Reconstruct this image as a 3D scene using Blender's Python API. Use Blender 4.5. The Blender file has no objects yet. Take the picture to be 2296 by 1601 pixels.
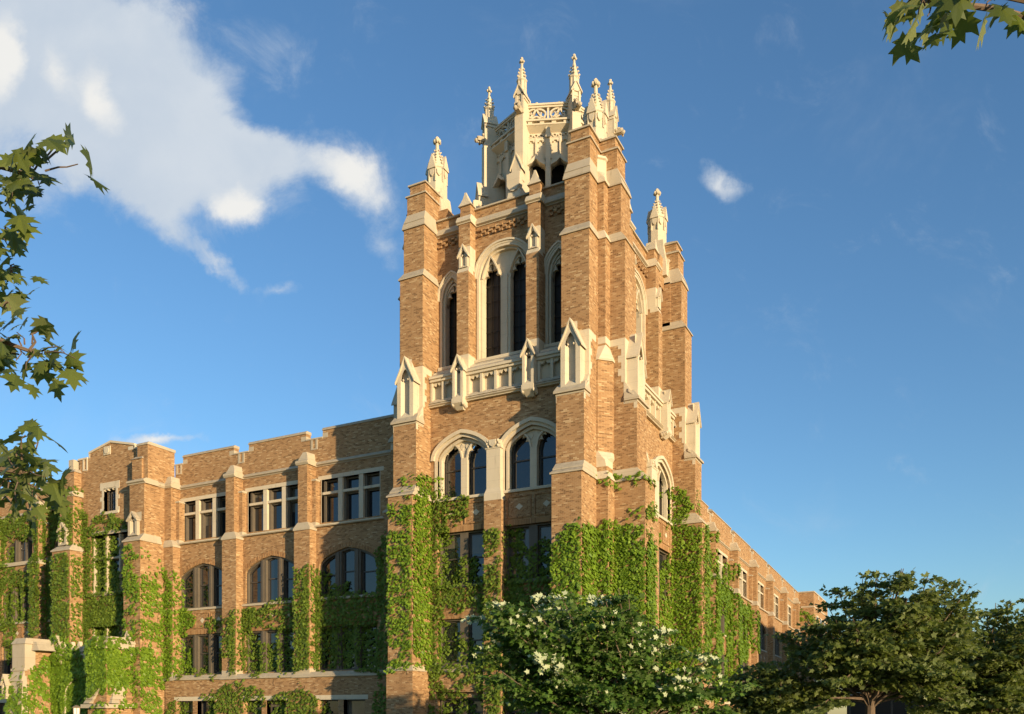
import bpy, bmesh, math, random
from mathutils import Vector, Matrix
from mathutils.bvhtree import BVHTree
SC = bpy.context.scene
COL = SC.collection
rad = math.radians

# ------------------------------------------------------------------ camera
CAM = Vector((15.44, -37.05, 1.6))
YAW = rad(27.3)
cd = bpy.data.cameras.new("camera")
cam = bpy.data.objects.new("camera", cd)
COL.objects.link(cam)
cam.location = CAM
cam.rotation_euler = (rad(90), 0, YAW)
cd.sensor_width = 36.0
cd.lens = 29.85
cd.shift_y = 0.3482
cd.clip_start = 0.1
cd.clip_end = 4000
SC.camera = cam

# ------------------------------------------------------------------ light
SUN_EL, SUN_DIR = rad(6.0), Vector((2.1, -1.0, 0)).normalized()     # direction towards the sun
sd = bpy.data.lights.new("sun", 'SUN')
sd.energy = 3.8
sd.angle = rad(0.55)
sd.color = (1.0, 0.775, 0.475)
sun = bpy.data.objects.new("sun", sd)
COL.objects.link(sun)
to_sun = Vector((SUN_DIR.x * math.cos(SUN_EL), SUN_DIR.y * math.cos(SUN_EL), math.sin(SUN_EL)))
sun.rotation_euler = to_sun.to_track_quat('Z', 'Y').to_euler()
sun.location = (60, -40, 40)

SC.view_settings.view_transform = 'Standard'
SC.view_settings.look = 'None'
SC.view_settings.exposure = 0.95
SC.view_settings.gamma = 1.0
SC.render.engine = 'CYCLES'
SC.cycles.max_bounces = 6
SC.cycles.diffuse_bounces = 3

# ------------------------------------------------------------------ node helpers
class NT:
    def __init__(self, tree):
        self.t = tree
        self.n = tree.nodes
        self.l = tree.links
    def node(self, kind, **kw):
        n = self.n.new(kind)
        for k, v in kw.items():
            setattr(n, k, v)
        return n
    def put(self, sock, v):
        if hasattr(v, 'is_linked') or isinstance(v, bpy.types.NodeSocket):
            self.l.new(v, sock)
        else:
            sock.default_value = v
    def math(self, op, a, b=None, c=None, clamp=False):
        n = self.node('ShaderNodeMath', operation=op)
        n.use_clamp = clamp
        self.put(n.inputs[0], a)
        if b is not None: self.put(n.inputs[1], b)
        if c is not None: self.put(n.inputs[2], c)
        return n.outputs[0]
    def vmath(self, op, a, b=None):
        n = self.node('ShaderNodeVectorMath', operation=op)
        self.put(n.inputs[0], a)
        if b is not None: self.put(n.inputs[1], b)
        return n.outputs['Value'] if op in ('DOT_PRODUCT', 'LENGTH') else n.outputs[0]
    def mix(self, fac, a, b, blend='MIX'):
        n = self.node('ShaderNodeMix', data_type='RGBA', blend_type=blend)
        self.put(n.inputs[0], fac)
        self.put(n.inputs[6], a)
        self.put(n.inputs[7], b)
        return n.outputs[2]
    def noise(self, vec, scale, detail=4, rough=0.5, dist=0.0):
        n = self.node('ShaderNodeTexNoise')
        if vec is not None: self.l.new(vec, n.inputs['Vector'])
        n.inputs['Scale'].default_value = scale
        n.inputs['Detail'].default_value = detail
        n.inputs['Roughness'].default_value = rough
        n.inputs['Distortion'].default_value = dist
        return n.outputs[0]
    def ramp(self, fac, stops, interp='LINEAR'):
        n = self.node('ShaderNodeValToRGB')
        n.color_ramp.interpolation = interp
        e = n.color_ramp.elements
        while len(e) < len(stops): e.new(0.5)
        for i, (p, c) in enumerate(stops):
            e[i].position = p
            e[i].color = c if len(c) == 4 else (*c, 1)
        self.put(n.inputs[0], fac)
        return n.outputs[0]
    def smooth(self, v, a, b):
        n = self.node('ShaderNodeMapRange', interpolation_type='SMOOTHSTEP')
        self.put(n.inputs[0], v)
        n.inputs[1].default_value = a
        n.inputs[2].default_value = b
        return n.outputs[0]

# ------------------------------------------------------------------ sky
world = bpy.data.worlds.new("World")
SC.world = world
world.use_nodes = True
W = NT(world.node_tree)
W.n.clear()
out = W.node('ShaderNodeOutputWorld')
bg = W.node('ShaderNodeBackground')
bg.inputs[1].default_value = 0.15
W.l.new(bg.outputs[0], out.inputs[0])
sky = W.node('ShaderNodeTexSky', sky_type='NISHITA')
sky.sun_disc = False
sky.sun_elevation = SUN_EL
sky.sun_rotation = math.atan2(SUN_DIR.x, SUN_DIR.y)
sky.air_density = 1.0
sky.dust_density = 0.32
sky.ozone_density = 3.3
SKY_OUT = sky.outputs[0]
# clouds: blobs laid out on the celestial sphere round the azimuth of the hall, broken up by noise
def build_clouds():
    V3 = (-math.sin(YAW), math.cos(YAW), 0.0)
    R3 = (math.cos(YAW), math.sin(YAW), 0.0)
    tc = W.node('ShaderNodeTexCoord').outputs['Generated']
    fwd = W.math('MAXIMUM', W.vmath('DOT_PRODUCT', tc, V3), 0.05)
    sx = W.math('DIVIDE', W.vmath('DOT_PRODUCT', tc, R3), fwd)
    sy = W.math('DIVIDE', W.vmath('DOT_PRODUCT', tc, (0, 0, 1)), fwd)
    cmb = W.node('ShaderNodeCombineXYZ')
    W.l.new(sx, cmb.inputs[0]); W.l.new(sy, cmb.inputs[1])
    p0 = cmb.outputs[0]
    # domain warp
    wn = W.node('ShaderNodeTexNoise')
    W.l.new(p0, wn.inputs['Vector'])
    wn.inputs['Scale'].default_value = 9
    wn.inputs['Detail'].default_value = 9
    wn.inputs['Roughness'].default_value = 0.62
    wv = W.vmath('SUBTRACT', wn.outputs['Color'], (0.5, 0.5, 0.5))
    sc = W.node('ShaderNodeVectorMath', operation='SCALE')
    W.l.new(wv, sc.inputs[0]); sc.inputs['Scale'].default_value = 0.085
    p = W.vmath('ADD', p0, sc.outputs[0])
    def blob(cx, cy, rx, ry, rot):
        m = W.node('ShaderNodeMapping', vector_type='TEXTURE')
        W.l.new(p, m.inputs['Vector'])
        m.inputs['Location'].default_value = (cx, cy, 0)
        m.inputs['Rotation'].default_value = (0, 0, rad(rot))
        m.inputs['Scale'].default_value = (rx, ry, 1)
        f = W.node('ShaderNodeVectorMath', operation='MULTIPLY')
        W.l.new(m.outputs[0], f.inputs[0]); f.inputs[1].default_value = (1, 1, 0)
        return W.math('SUBTRACT', 1.0, W.vmath('LENGTH', f.outputs[0]))
    def union(bl):
        r = None
        for (cx, cy, rx, ry, rot, st) in bl:
            b = W.math('MULTIPLY', W.math('MAXIMUM', blob(cx, cy, rx, ry, rot), 0.0), st)
            r = b if r is None else W.math('ADD', r, b)
        return r
    def P(x, y):            # degrees-like plane coordinates of the sky: tangent offsets from the hall's azimuth / horizon
        return ((x - 1147.5) / 1903.0, (1600 - y) / 1903.0)
    body = []
    for x, y, rx, ry, rot, st in CLOUD_BODY:
        a, b = P(x, y); body.append((a, b, rx / 1903.0, ry / 1903.0, rot, st))
    brt = []
    for x, y, rx, ry, rot, st in CLOUD_BRIGHT:
        a, b = P(x, y); brt.append((a, b, rx / 1903.0, ry / 1903.0, rot, st))
    dens = union(body)
    f1 = W.noise(p0, 10, 12, 0.68, 0.5)
    f2 = W.noise(p0, 5, 6, 0.55, 0.2)
    edge = W.math('ADD', dens, W.math('MULTIPLY', W.math('SUBTRACT', f1, 0.5), 1.25))
    alpha = W.math('MULTIPLY', W.smooth(edge, 0.05, 0.95), 0.95)
    bright = W.math('ADD', union(brt), W.math('MULTIPLY', W.math('SUBTRACT', f1, 0.47), 0.55))
    bright = W.smooth(bright, 0.0, 0.75)
    base = W.mix(W.smooth(f2, 0.35, 0.68), CLOUD_SHADE, CLOUD_MID)
    col = W.mix(bright, base, CLOUD_LIT)
    wisp = W.math('MULTIPLY', W.smooth(W.noise(p0, 3.2, 7, 0.62, 0.6), 0.52, 0.78), 0.16)
    alpha = W.math('MAXIMUM', alpha, wisp)
    W.l.new(W.mix(alpha, SKY_OUT, col), bg.inputs[0])
CLOUD_BODY = [
    (-60, 190, 420, 330, -8, 1.3), (180, 60, 420, 200, -20, 1.2), (300, 240, 330, 230, -35, 1.2),
    (470, 350, 250, 150, -25, 1.0), (620, 360, 240, 75, -8, 0.85), (800, 395, 150, 90, -40, 1.0),
    (540, 470, 90, 80, -50, 1.0), (330, 440, 260, 110, -35, 0.9), (400, 545, 120, 50, -55, 0.55),
    (490, 605, 80, 28, -30, 0.75), (620, 645, 70, 25, -10, 0.5), (850, 540, 55, 70, 35, 0.5),
    (1620, 400, 75, 40, -25, 0.75), (1450, 85, 60, 26, 30, 0.2), (345, 985, 90, 20, -10, 0.9),
    (620, 120, 150, 90, -40, 0.4), (1445, 375, 60, 25, 0, 0.35), (430, 995, 50, 18, 0, 0.4)]
CLOUD_BRIGHT = [
    (10, 130, 60, 130, 10, 1.2), (225, 215, 60, 110, 25, 0.8), (430, 45, 60, 60, 0, 0.7),
    (540, 490, 75, 90, 40, 1.2), (800, 380, 130, 90, -40, 0.9), (130, 160, 40, 80, 20, 0.5),
    (600, 170, 60, 60, 0, 0.3), (345, 985, 80, 20, 0, 0.6), (1620, 400, 60, 40, 0, 0.3), (480, 600, 60, 25, 0, .3)]
CLOUD_SHADE = (1.95, 2.22, 2.55, 1)
CLOUD_MID = (2.30, 2.50, 2.72, 1)
CLOUD_LIT = (3.15, 3.10, 2.95, 1)
build_clouds()
# ------------------------------------------------------------------ materials
def new_mat(name):
    m = bpy.data.materials.new(name)
    m.use_nodes = True
    t = NT(m.node_tree)
    b = t.n['Principled BSDF']
    return m, t, b

def brick_material(name, dark, mid, light, pale, mortar, bw=0.205, rh=0.0677):
    m, t, b = new_mat(name)
    g = t.node('ShaderNodeNewGeometry')
    sp = t.node('ShaderNodeSeparateXYZ'); t.l.new(g.outputs['Position'], sp.inputs[0])
    sn = t.node('ShaderNodeSeparateXYZ'); t.l.new(g.outputs['True Normal'], sn.inputs[0])
    side = t.math('GREATER_THAN', t.math('ABSOLUTE', sn.outputs[0]), t.math('ABSOLUTE', sn.outputs[1]))
    h = t.math('ADD', t.math('MULTIPLY', side, sp.outputs[1]), t.math('MULTIPLY', t.math('SUBTRACT', 1.0, side), sp.outputs[0]))
    cv = t.node('ShaderNodeCombineXYZ')
    t.l.new(h, cv.inputs[0]); t.l.new(sp.outputs[2], cv.inputs[1])
    bt = t.node('ShaderNodeTexBrick')
    t.l.new(cv.outputs[0], bt.inputs['Vector'])
    bt.inputs['Color1'].default_value = (0, 0, 0, 1)
    bt.inputs['Color2'].default_value = (1, 1, 1, 1)
    bt.inputs['Mortar'].default_value = (0.5, 0.5, 0.5, 1)
    bt.inputs['Scale'].default_value = 1.0
    bt.inputs['Mortar Size'].default_value = 0.0075
    bt.inputs['Mortar Smooth'].default_value = 0.2
    bt.inputs['Brick Width'].default_value = bw
    bt.inputs['Row Height'].default_value = rh
    bt.offset = 0.5; bt.offset_frequency = 2
    row = t.math('FLOOR', t.math('DIVIDE', sp.outputs[2], rh))
    odd = t.math('MULTIPLY', t.math('FLOORED_MODULO', row, 2.0), 0.5)
    clm = t.math('FLOOR', t.math('SUBTRACT', t.math('DIVIDE', h, bw), odd))
    hv = t.node('ShaderNodeCombineXYZ')
    t.l.new(clm, hv.inputs[0]); t.l.new(row, hv.inputs[1]); t.l.new(t.math('ADD', side, 0.37), hv.inputs[2])
    wn = t.node('ShaderNodeTexWhiteNoise', noise_dimensions='3D'); t.l.new(hv.outputs[0], wn.inputs['Vector'])
    tint = wn.outputs['Value']
    col = t.ramp(tint, [(0.0, dark), (0.07, dark), (0.22, mid), (0.50, light), (0.86, light), (0.96, pale)])
    big = t.noise(g.outputs['Position'], 0.55, 5, 0.6)
    col = t.mix(t.math('MULTIPLY', t.smooth(big, 0.42, 0.75), 0.40), col, (dark[0] * 1.15, dark[1] * 1.1, dark[2], 1))
    fine = t.noise(g.outputs['Position'], 7, 3, 0.6)
    col = t.mix(t.math('MULTIPLY', t.smooth(fine, 0.5, 0.8), 0.12), col, (*pale, 1))
    # rain streaks and soot with shapes of their own
    mp = t.node('ShaderNodeMapping'); t.l.new(g.outputs['Position'], mp.inputs[0]); mp.inputs['Scale'].default_value = (2.2, 2.2, 0.22)
    st = t.noise(mp.outputs[0], 1.0, 5, 0.65)
    col = t.mix(t.math('MULTIPLY', t.smooth(st, 0.55, 0.8), 0.4), col, (dark[0] * 0.6, dark[1] * 0.6, dark[2] * 0.62, 1))
    col = t.mix(t.math('MULTIPLY', bt.outputs['Fac'], 0.75), col, (*mortar, 1))
    t.l.new(col, b.inputs['Base Color'])
    b.inputs['Roughness'].default_value = 0.92
    b.inputs['Specular IOR Level'].default_value = 0.15
    bump = t.node('ShaderNodeBump'); bump.inputs['Strength'].default_value = 0.25; bump.inputs['Distance'].default_value = 0.008
    t.l.new(t.math('ADD', t.math('SUBTRACT', 1.0, bt.outputs['Fac']), t.math('MULTIPLY', tint, 0.5)), bump.inputs['Height'])
    t.l.new(bump.outputs[0], b.inputs['Normal'])
    return m

def stone_material(name, base, dark, course=0.62):
    m, t, b = new_mat(name)
    g = t.node('ShaderNodeNewGeometry')
    big = t.noise(g.outputs['Position'], 0.9, 6, 0.65)
    mp = t.node('ShaderNodeMapping'); t.l.new(g.outputs['Position'], mp.inputs[0]); mp.inputs['Scale'].default_value = (3, 3, 0.5)
    st = t.noise(mp.outputs[0], 1.3, 6, 0.65)
    col = t.mix(t.math('MULTIPLY', t.smooth(big, 0.4, 0.72), 0.4), (*base, 1), (base[0] * 0.84, base[1] * 0.8, base[2] * 0.74, 1))
    col = t.mix(t.math('MULTIPLY', t.smooth(st, 0.54, 0.78), 0.55), col, (*dark, 1))
    sp = t.node('ShaderNodeSeparateXYZ'); t.l.new(g.outputs['Position'], sp.inputs[0])
    fr = t.math('FRACT', t.math('DIVIDE', sp.outputs[2], course))
    joint = t.math('LESS_THAN', fr, 0.02)
    col = t.mix(t.math('MULTIPLY', joint, 0.45), col, (*dark, 1))
    # lichen and soot on upward faces
    sn = t.node('ShaderNodeSeparateXYZ'); t.l.new(g.outputs['True Normal'], sn.inputs[0])
    up = t.math('MULTIPLY', t.smooth(sn.outputs[2], 0.35, 0.8), t.smooth(t.noise(g.outputs['Position'], 3.5, 5, 0.7), 0.35, 0.65))
    col = t.mix(t.math('MULTIPLY', up, 0.5), col, (0.20, 0.17, 0.125, 1))
    t.l.new(col, b.inputs['Base Color'])
    b.inputs['Roughness'].default_value = 0.85
    b.inputs['Specular IOR Level'].default_value = 0.2
    bump = t.node('ShaderNodeBump'); bump.inputs['Strength'].default_value = 0.3; bump.inputs['Distance'].default_value = 0.02
    t.l.new(t.noise(g.outputs['Position'], 14, 5, 0.65), bump.inputs['Height'])
    t.l.new(bump.outputs[0], b.inputs['Normal'])
    return m

def plain_material(name, col, rough=0.6, spec=0.3, var=0.25, scale=3.0, metal=0.0):
    m, t, b = new_mat(name)
    g = t.node('ShaderNodeNewGeometry')
    n = t.noise(g.outputs['Position'], scale, 5, 0.6)
    c = t.mix(t.math('MULTIPLY', t.smooth(n, 0.35, 0.7), var), (*col, 1), (col[0] * 0.55, col[1] * 0.55, col[2] * 0.55, 1))
    t.l.new(c, b.inputs['Base Color'])
    b.inputs['Roughness'].default_value = rough
    b.inputs['Specular IOR Level'].default_value = spec
    b.inputs['Metallic'].default_value = metal
    return m

def glass_material(name, col, ior=1.65, wav=0.004):
    m, t, b = new_mat(name)
    g = t.node('ShaderNodeNewGeometry')
    n = t.noise(g.outputs['Position'], 0.8, 3, 0.5)
    t.l.new(t.mix(n, (col[0] * 0.5, col[1] * 0.5, col[2] * 0.5, 1), (col[0] * 1.5, col[1] * 1.5, col[2] * 1.5, 1)), b.inputs['Base Color'])
    b.inputs['Roughness'].default_value = 0.02
    b.inputs['IOR'].default_value = ior
    bump = t.node('ShaderNodeBump'); bump.inputs['Strength'].default_value = 0.35; bump.inputs['Distance'].default_value = wav
    t.l.new(t.noise(g.outputs['Position'], 1.6, 2, 0.5), bump.inputs['Height'])
    t.l.new(bump.outputs[0], b.inputs['Normal'])
    return m

def leaf_material(name, c1, c2, back, trans=0.35, rough=0.45, spec=0.35):
    m, t, b = new_mat(name)
    oi = t.node('ShaderNodeNewGeometry')
    rnd = oi.outputs['Random Per Island']
    n = t.noise(oi.outputs['Position'], 0.9, 4, 0.6)
    f = t.math('ADD', t.math('MULTIPLY', rnd, 0.65), t.math('MULTIPLY', n, 0.5), clamp=True)
    col = t.mix(f, (*c1, 1), (*c2, 1))
    colf = t.mix(oi.outputs['Backfacing'], col, (*back, 1))
    t.l.new(colf, b.inputs['Base Color'])
    b.inputs['Roughness'].default_value = rough
    b.inputs['Specular IOR Level'].default_value = spec
    tr = t.node('ShaderNodeBsdfTranslucent')
    t.l.new(t.mix(0.5, col, (c2[0] * 1.6, c2[1] * 1.7, c2[2] * 0.7, 1)), tr.inputs['Color'])
    mx = t.node('ShaderNodeMixShader'); mx.inputs[0].default_value = trans
    t.l.new(b.outputs[0], mx.inputs[1]); t.l.new(tr.outputs[0], mx.inputs[2])
    t.l.new(mx.outputs[0], t.n['Material Output'].inputs['Surface'])
    return m

M = {}
M['brick'] = brick_material('tan_brick', (0.185, 0.098, 0.044), (0.290, 0.158, 0.071), (0.365, 0.212, 0.100), (0.50, 0.345, 0.19), (0.40, 0.285, 0.165))
M['soldier'] = brick_material('soldier_brick', (0.17, 0.085, 0.038), (0.29, 0.15, 0.062), (0.36, 0.195, 0.085), (0.42, 0.25, 0.12), (0.36, 0.25, 0.14), bw=0.07, rh=0.34)
M['stone'] = stone_material('limestone', (0.575, 0.495, 0.365), (0.29, 0.245, 0.175))
M['coping'] = stone_material('weathered_limestone', (0.46, 0.39, 0.285), (0.22, 0.18, 0.125), 0.9)
M['timber'] = plain_material('taupe_painted_timber', (0.125, 0.102, 0.075), 0.55, 0.3, 0.25)
M['sash'] = plain_material('dark_sash_paint', (0.075, 0.063, 0.05), 0.4, 0.4, 0.2)
M['glass'] = glass_material('window_glass', (0.010, 0.012, 0.016), 1.9)
M['blind'] = glass_material('window_glass_with_blind', (0.115, 0.098, 0.072), 1.7)
M['louvre'] = plain_material('dark_bronze_louvre', (0.030, 0.022, 0.016), 0.45, 0.35, 0.3, 6)
M['dark'] = plain_material('unlit_interior', (0.012, 0.010, 0.008), 0.9, 0.1)
M['roof'] = plain_material('grey_roofing', (0.12, 0.115, 0.11), 0.9, 0.2)

# ------------------------------------------------------------------ mesh builder
class MB:
    """collects faces in a local (u, d, z) system; u runs right along a facade, d into it, z up"""
    def __init__(self, tf=None):
        self.v = []; self.f = []; self.tf = tf or (lambda u, d, z: (u, d, z))
    def poly(self, pts):
        i = len(self.v)
        self.v += [self.tf(*p) for p in pts]
        self.f.append(tuple(range(i, i + len(pts))))
    def box(self, u0, u1, d0, d1, z0, z1):
        self.hexa((u0, u1, d0, d1), z0, (u0, u1, d0, d1), z1)
    def hexa(self, a, z0, b, z1):
        i = len(self.v)
        for (u0, u1, d0, d1), z in ((a, z0), (b, z1)):
            self.v += [self.tf(u0, d0, z), self.tf(u1, d0, z), self.tf(u1, d1, z), self.tf(u0, d1, z)]
        for q in ((0, 3, 2, 1), (4, 5, 6, 7), (0, 1, 5, 4), (1, 2, 6, 5), (2, 3, 7, 6), (3, 0, 4, 7)):
            self.f.append(tuple(i + k for k in q))
    def prism(self, pts, a, b, axis='d'):
        """extrude a 2d polygon: axis 'd' -> pts are (u,z); 'u' -> (d,z); 'z' -> (u,d)"""
        n = len(pts); i = len(self.v)
        for s in (a, b):
            for p, q in pts:
                self.v.append(self.tf(p, s, q) if axis == 'd' else self.tf(s, p, q) if axis == 'u' else self.tf(p, q, s))
        self.f.append(tuple(i + k for k in range(n)))
        self.f.append(tuple(i + n + n - 1 - k for k in range(n)))
        for k in range(n):
            self.f.append((i + k, i + (k + 1) % n, i + n + (k + 1) % n, i + n + k))
    def loft(self, rings, cap=True):
        """rings: lists of (u,d,z) of equal length"""
        n = len(rings[0]); i = len(self.v)
        for r in rings:
            self.v += [self.tf(*p) for p in r]
        for j in range(len(rings) - 1):
            for k in range(n):
                a = i + j * n
                self.f.append((a + k, a + (k + 1) % n, a + n + (k + 1) % n, a + n + k))
        if cap:
            self.f.append(tuple(i + n - 1 - k for k in range(n)))
            a = i + (len(rings) - 1) * n
            self.f.append(tuple(a + k for k in range(n)))
    def lathe(self, uc, dc, prof, n=8, ph=None):
        ph = math.pi / n if ph is None else ph
        self.loft([[(uc + r * math.cos(ph + 2 * math.pi * k / n), dc + r * math.sin(ph + 2 * math.pi * k / n), z) for k in range(n)] for r, z in prof])
    def ball(self, u, d, z, r, n=6):
        self.lathe(u, d, [(r * 0.25, z - r * 0.95), (r * 0.8, z - r * 0.55), (r, z), (r * 0.75, z + r * 0.6), (r * 0.2, z + r * 0.95)], n)
    def build(self, name, mat, parent=None, smooth=False, recalc=True):
        me = bpy.data.meshes.new(name)
        off = Vector((0, 0, 0))
        if parent is not None:
            r = parent
            while r.parent is not None: r = r.parent
            off = r.location
        me.from_pydata([Vector(p) - off for p in self.v], [], self.f)
        if recalc:
            bm = bmesh.new(); bm.from_mesh(me)
            bmesh.ops.recalc_face_normals(bm, faces=bm.faces)
            bm.to_mesh(me); bm.free()
        me.materials.append(M[mat] if isinstance(mat, str) else mat)
        if smooth:
            me.polygons.foreach_set('use_smooth', [True] * len(me.polygons))
        o = bpy.data.objects.new(name, me)
        COL.objects.link(o)
        if parent is not None: o.parent = parent
        return o

def thing(name, label, cat, loc=(0, 0, 0), group=None):
    o = bpy.data.objects.new(name, None)
    o.empty_display_size = 0.3
    COL.objects.link(o)
    o.location = loc
    o['label'] = label; o['category'] = cat
    if group: o['group'] = group
    return o
def part_label(o, s):
    o['label'] = s
    return o

def frame(cx, cy, U, O, D):
    """facade frame: u along U from the facade's centre, d = depth behind the plane that lies D outside (cx, cy)"""
    return lambda u, d, z: (cx + u * U[0] + (D - d) * O[0], cy + u * U[1] + (D - d) * O[1], z)

# arches: lists of (u, z) from left springing to right springing
def arch_tudor(ua, ub, zs, rise, n=16, f=0.58):
    c = (ua + ub) / 2; w = (ub - ua) / 2; r = []
    for k in range(n + 1):
        t = -math.cos(math.pi * k / n)
        r.append((c + w * t, zs + rise * (f * (1 - abs(t) ** 2.3) ** 0.5 + (1 - f) * (1 - abs(t)))))
    return r
def arch_pointed(ua, ub, zs, rise, n=14):
    c = (ua + ub) / 2; w = (ub - ua) / 2
    R = (w * w + rise * rise) / (2 * w); r = []
    for k in range(n + 1):
        t = -1 + 2 * k / n
        x = abs(t) * w
        r.append((c + t * w, zs + math.sqrt(max(R * R - (x + R - w) ** 2, 0))))
    return r
def arch_flat(ua, ub, z):
    return [(ua, z), (ub, z)]
def offset_arch(pts, e):
    """pts pushed outward by e (both springings keep their height)"""
    n = len(pts); r = []
    for k, (u, z) in enumerate(pts):
        a = pts[max(k - 1, 0)]; b = pts[min(k + 1, n - 1)]
        tx, tz = b[0] - a[0], b[1] - a[1]
        l = math.hypot(tx, tz) or 1
        nx, nz = -tz / l, tx / l
        if k == 0: nx, nz = -1, 0
        if k == n - 1: nx, nz = 1, 0
        r.append((u + nx * e, z + nz * e))
    return r
def arch_band(mb, inner, outer, d0, d1, legs=None):
    """a raised band between two arch lines, front at d0 and back at d1; legs = z to carry the band down to"""
    a, b = list(inner), list(outer)
    if legs is not None:
        a = [(a[0][0], legs)] + a + [(a[-1][0], legs)]
        b = [(b[0][0], legs)] + b + [(b[-1][0], legs)]
    for k in range(len(a) - 1):
        p, q, r, s = a[k], a[k + 1], b[k + 1], b[k]
        mb.poly([(p[0], d0, p[1]), (q[0], d0, q[1]), (r[0], d0, r[1]), (s[0], d0, s[1])])
        mb.poly([(s[0], d0, s[1]), (r[0], d0, r[1]), (r[0], d1, r[1]), (s[0], d1, s[1])])
        mb.poly([(p[0], d0, p[1]), (p[0], d1, p[1]), (q[0], d1, q[1]), (q[0], d0, q[1])])
    for p, s in ((a[0], b[0]), (a[-1], b[-1])):
        mb.poly([(p[0], d0, p[1]), (s[0], d0, s[1]), (s[0], d1, s[1]), (p[0], d1, p[1])])
def arch_z(pts, u):
    for k in range(len(pts) - 1):
        if pts[k][0] <= u <= pts[k + 1][0]:
            f = (u - pts[k][0]) / max(pts[k + 1][0] - pts[k][0], 1e-9)
            return pts[k][1] + f * (pts[k + 1][1] - pts[k][1])
    return pts[0][1] if u < pts[0][0] else pts[-1][1]
def fill_plate(mb, top, holes, d0, d1, z0):
    """stone plate under the arch `top`, cut by the arches in holes (sorted), standing on z0; gaps between holes are solid"""
    us = set(p[0] for p in top)
    for h in holes: us |= set(p[0] for p in h)
    us = sorted(u for u in us if top[0][0] - 1e-6 <= u <= top[-1][0] + 1e-6)
    for a, b in zip(us[:-1], us[1:]):
        if b - a < 1e-5: continue
        m = (a + b) / 2
        hz = lambda u: z0
        for h in holes:
            if h[0][0] < m < h[-1][0]:
                hz = (lambda hh: (lambda u: arch_z(hh, u)))(h)
        p = [(a, hz(a)), (b, hz(b)), (b, arch_z(top, b)), (a, arch_z(top, a))]
        mb.poly([(u, d0, z) for u, z in p])
        mb.poly([(p[0][0], d0, p[0][1]), (p[0][0], d1, p[0][1]), (p[1][0], d1, p[1][1]), (p[1][0], d0, p[1][1])])
    for h in holes:
        for q in (h[0], h[-1]):
            if q[1] > z0: mb.poly([(q[0], d0, z0), (q[0], d0, q[1]), (q[0], d1, q[1]), (q[0], d1, z0)])
def cusps(mb, pts, d0, d1, size, at=(0.22, 0.5, 0.78)):
    """pointed stone teeth hanging into an arch"""
    n = len(pts) - 1
    for f in at:
        if abs(f - 0.5) < 0.01: continue
        k = f * n; i = min(int(k), n - 1)
        p, q = pts[i], pts[i + 1]
        u = p[0] + (k - i) * (q[0] - p[0]); z = p[1] + (k - i) * (q[1] - p[1])
        tx, tz = q[0] - p[0], q[1] - p[1]; l = math.hypot(tx, tz)
        tx, tz = tx / l, tz / l
        nx, nz = tz, -tx
        s = size
        mb.prism([(u - tx * s, z - tz * s), (u + nx * s * 0.45 - tx * s * .3, z + nz * s * 0.45 - tz * s * .3), (u + nx * s, z + nz * s), (u + nx * s * 0.45 + tx * s * .3, z + nz * s * .45 + tz * s * .3), (u + tx * s, z + tz * s)], d0, d1)

def wall(mb, u0, u1, z0, z1, d, cols, rv=None, depth=0.3):
    """wall sheet at depth d with openings. cols: (ua, ub, [(zb, top), ...]); top is a height or an arch line. rv: builder for reveals"""
    def rect(a, b, c, e):
        if b - a > 1e-5 and e - c > 1e-5:
            mb.poly([(a, d, c), (b, d, c), (b, d, e), (a, d, e)])
    x = u0
    for ua, ub, ops in cols:
        rect(x, ua, z0, z1)
        prev = arch_flat(ua, ub, z0)
        for zb, top in list(ops) + [(z1, None)]:
            for k in range(len(prev) - 1):
                p, q = prev[k], prev[k + 1]
                mb.poly([(p[0], d, p[1]), (q[0], d, q[1]), (q[0], d, zb), (p[0], d, zb)])
            if top is None: break
            tp = arch_flat(ua, ub, top) if not isinstance(top, list) else top
            if rv is not None:
                e = d + depth
                rv.poly([(ua, d, zb), (ub, d, zb), (ub, e, zb), (ua, e, zb)])
                rv.poly([(ua, d, zb), (ua, e, zb), (ua, e, tp[0][1]), (ua, d, tp[0][1])])
                rv.poly([(ub, d, zb), (ub, d, tp[-1][1]), (ub, e, tp[-1][1]), (ub, e, zb)])
                for k in range(len(tp) - 1):
                    p, q = tp[k], tp[k + 1]
                    rv.poly([(p[0], d, p[1]), (p[0], e, p[1]), (q[0], e, q[1]), (q[0], d, q[1])])
            prev = tp
        x = ub
    rect(x, u1, z0, z1)

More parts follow.
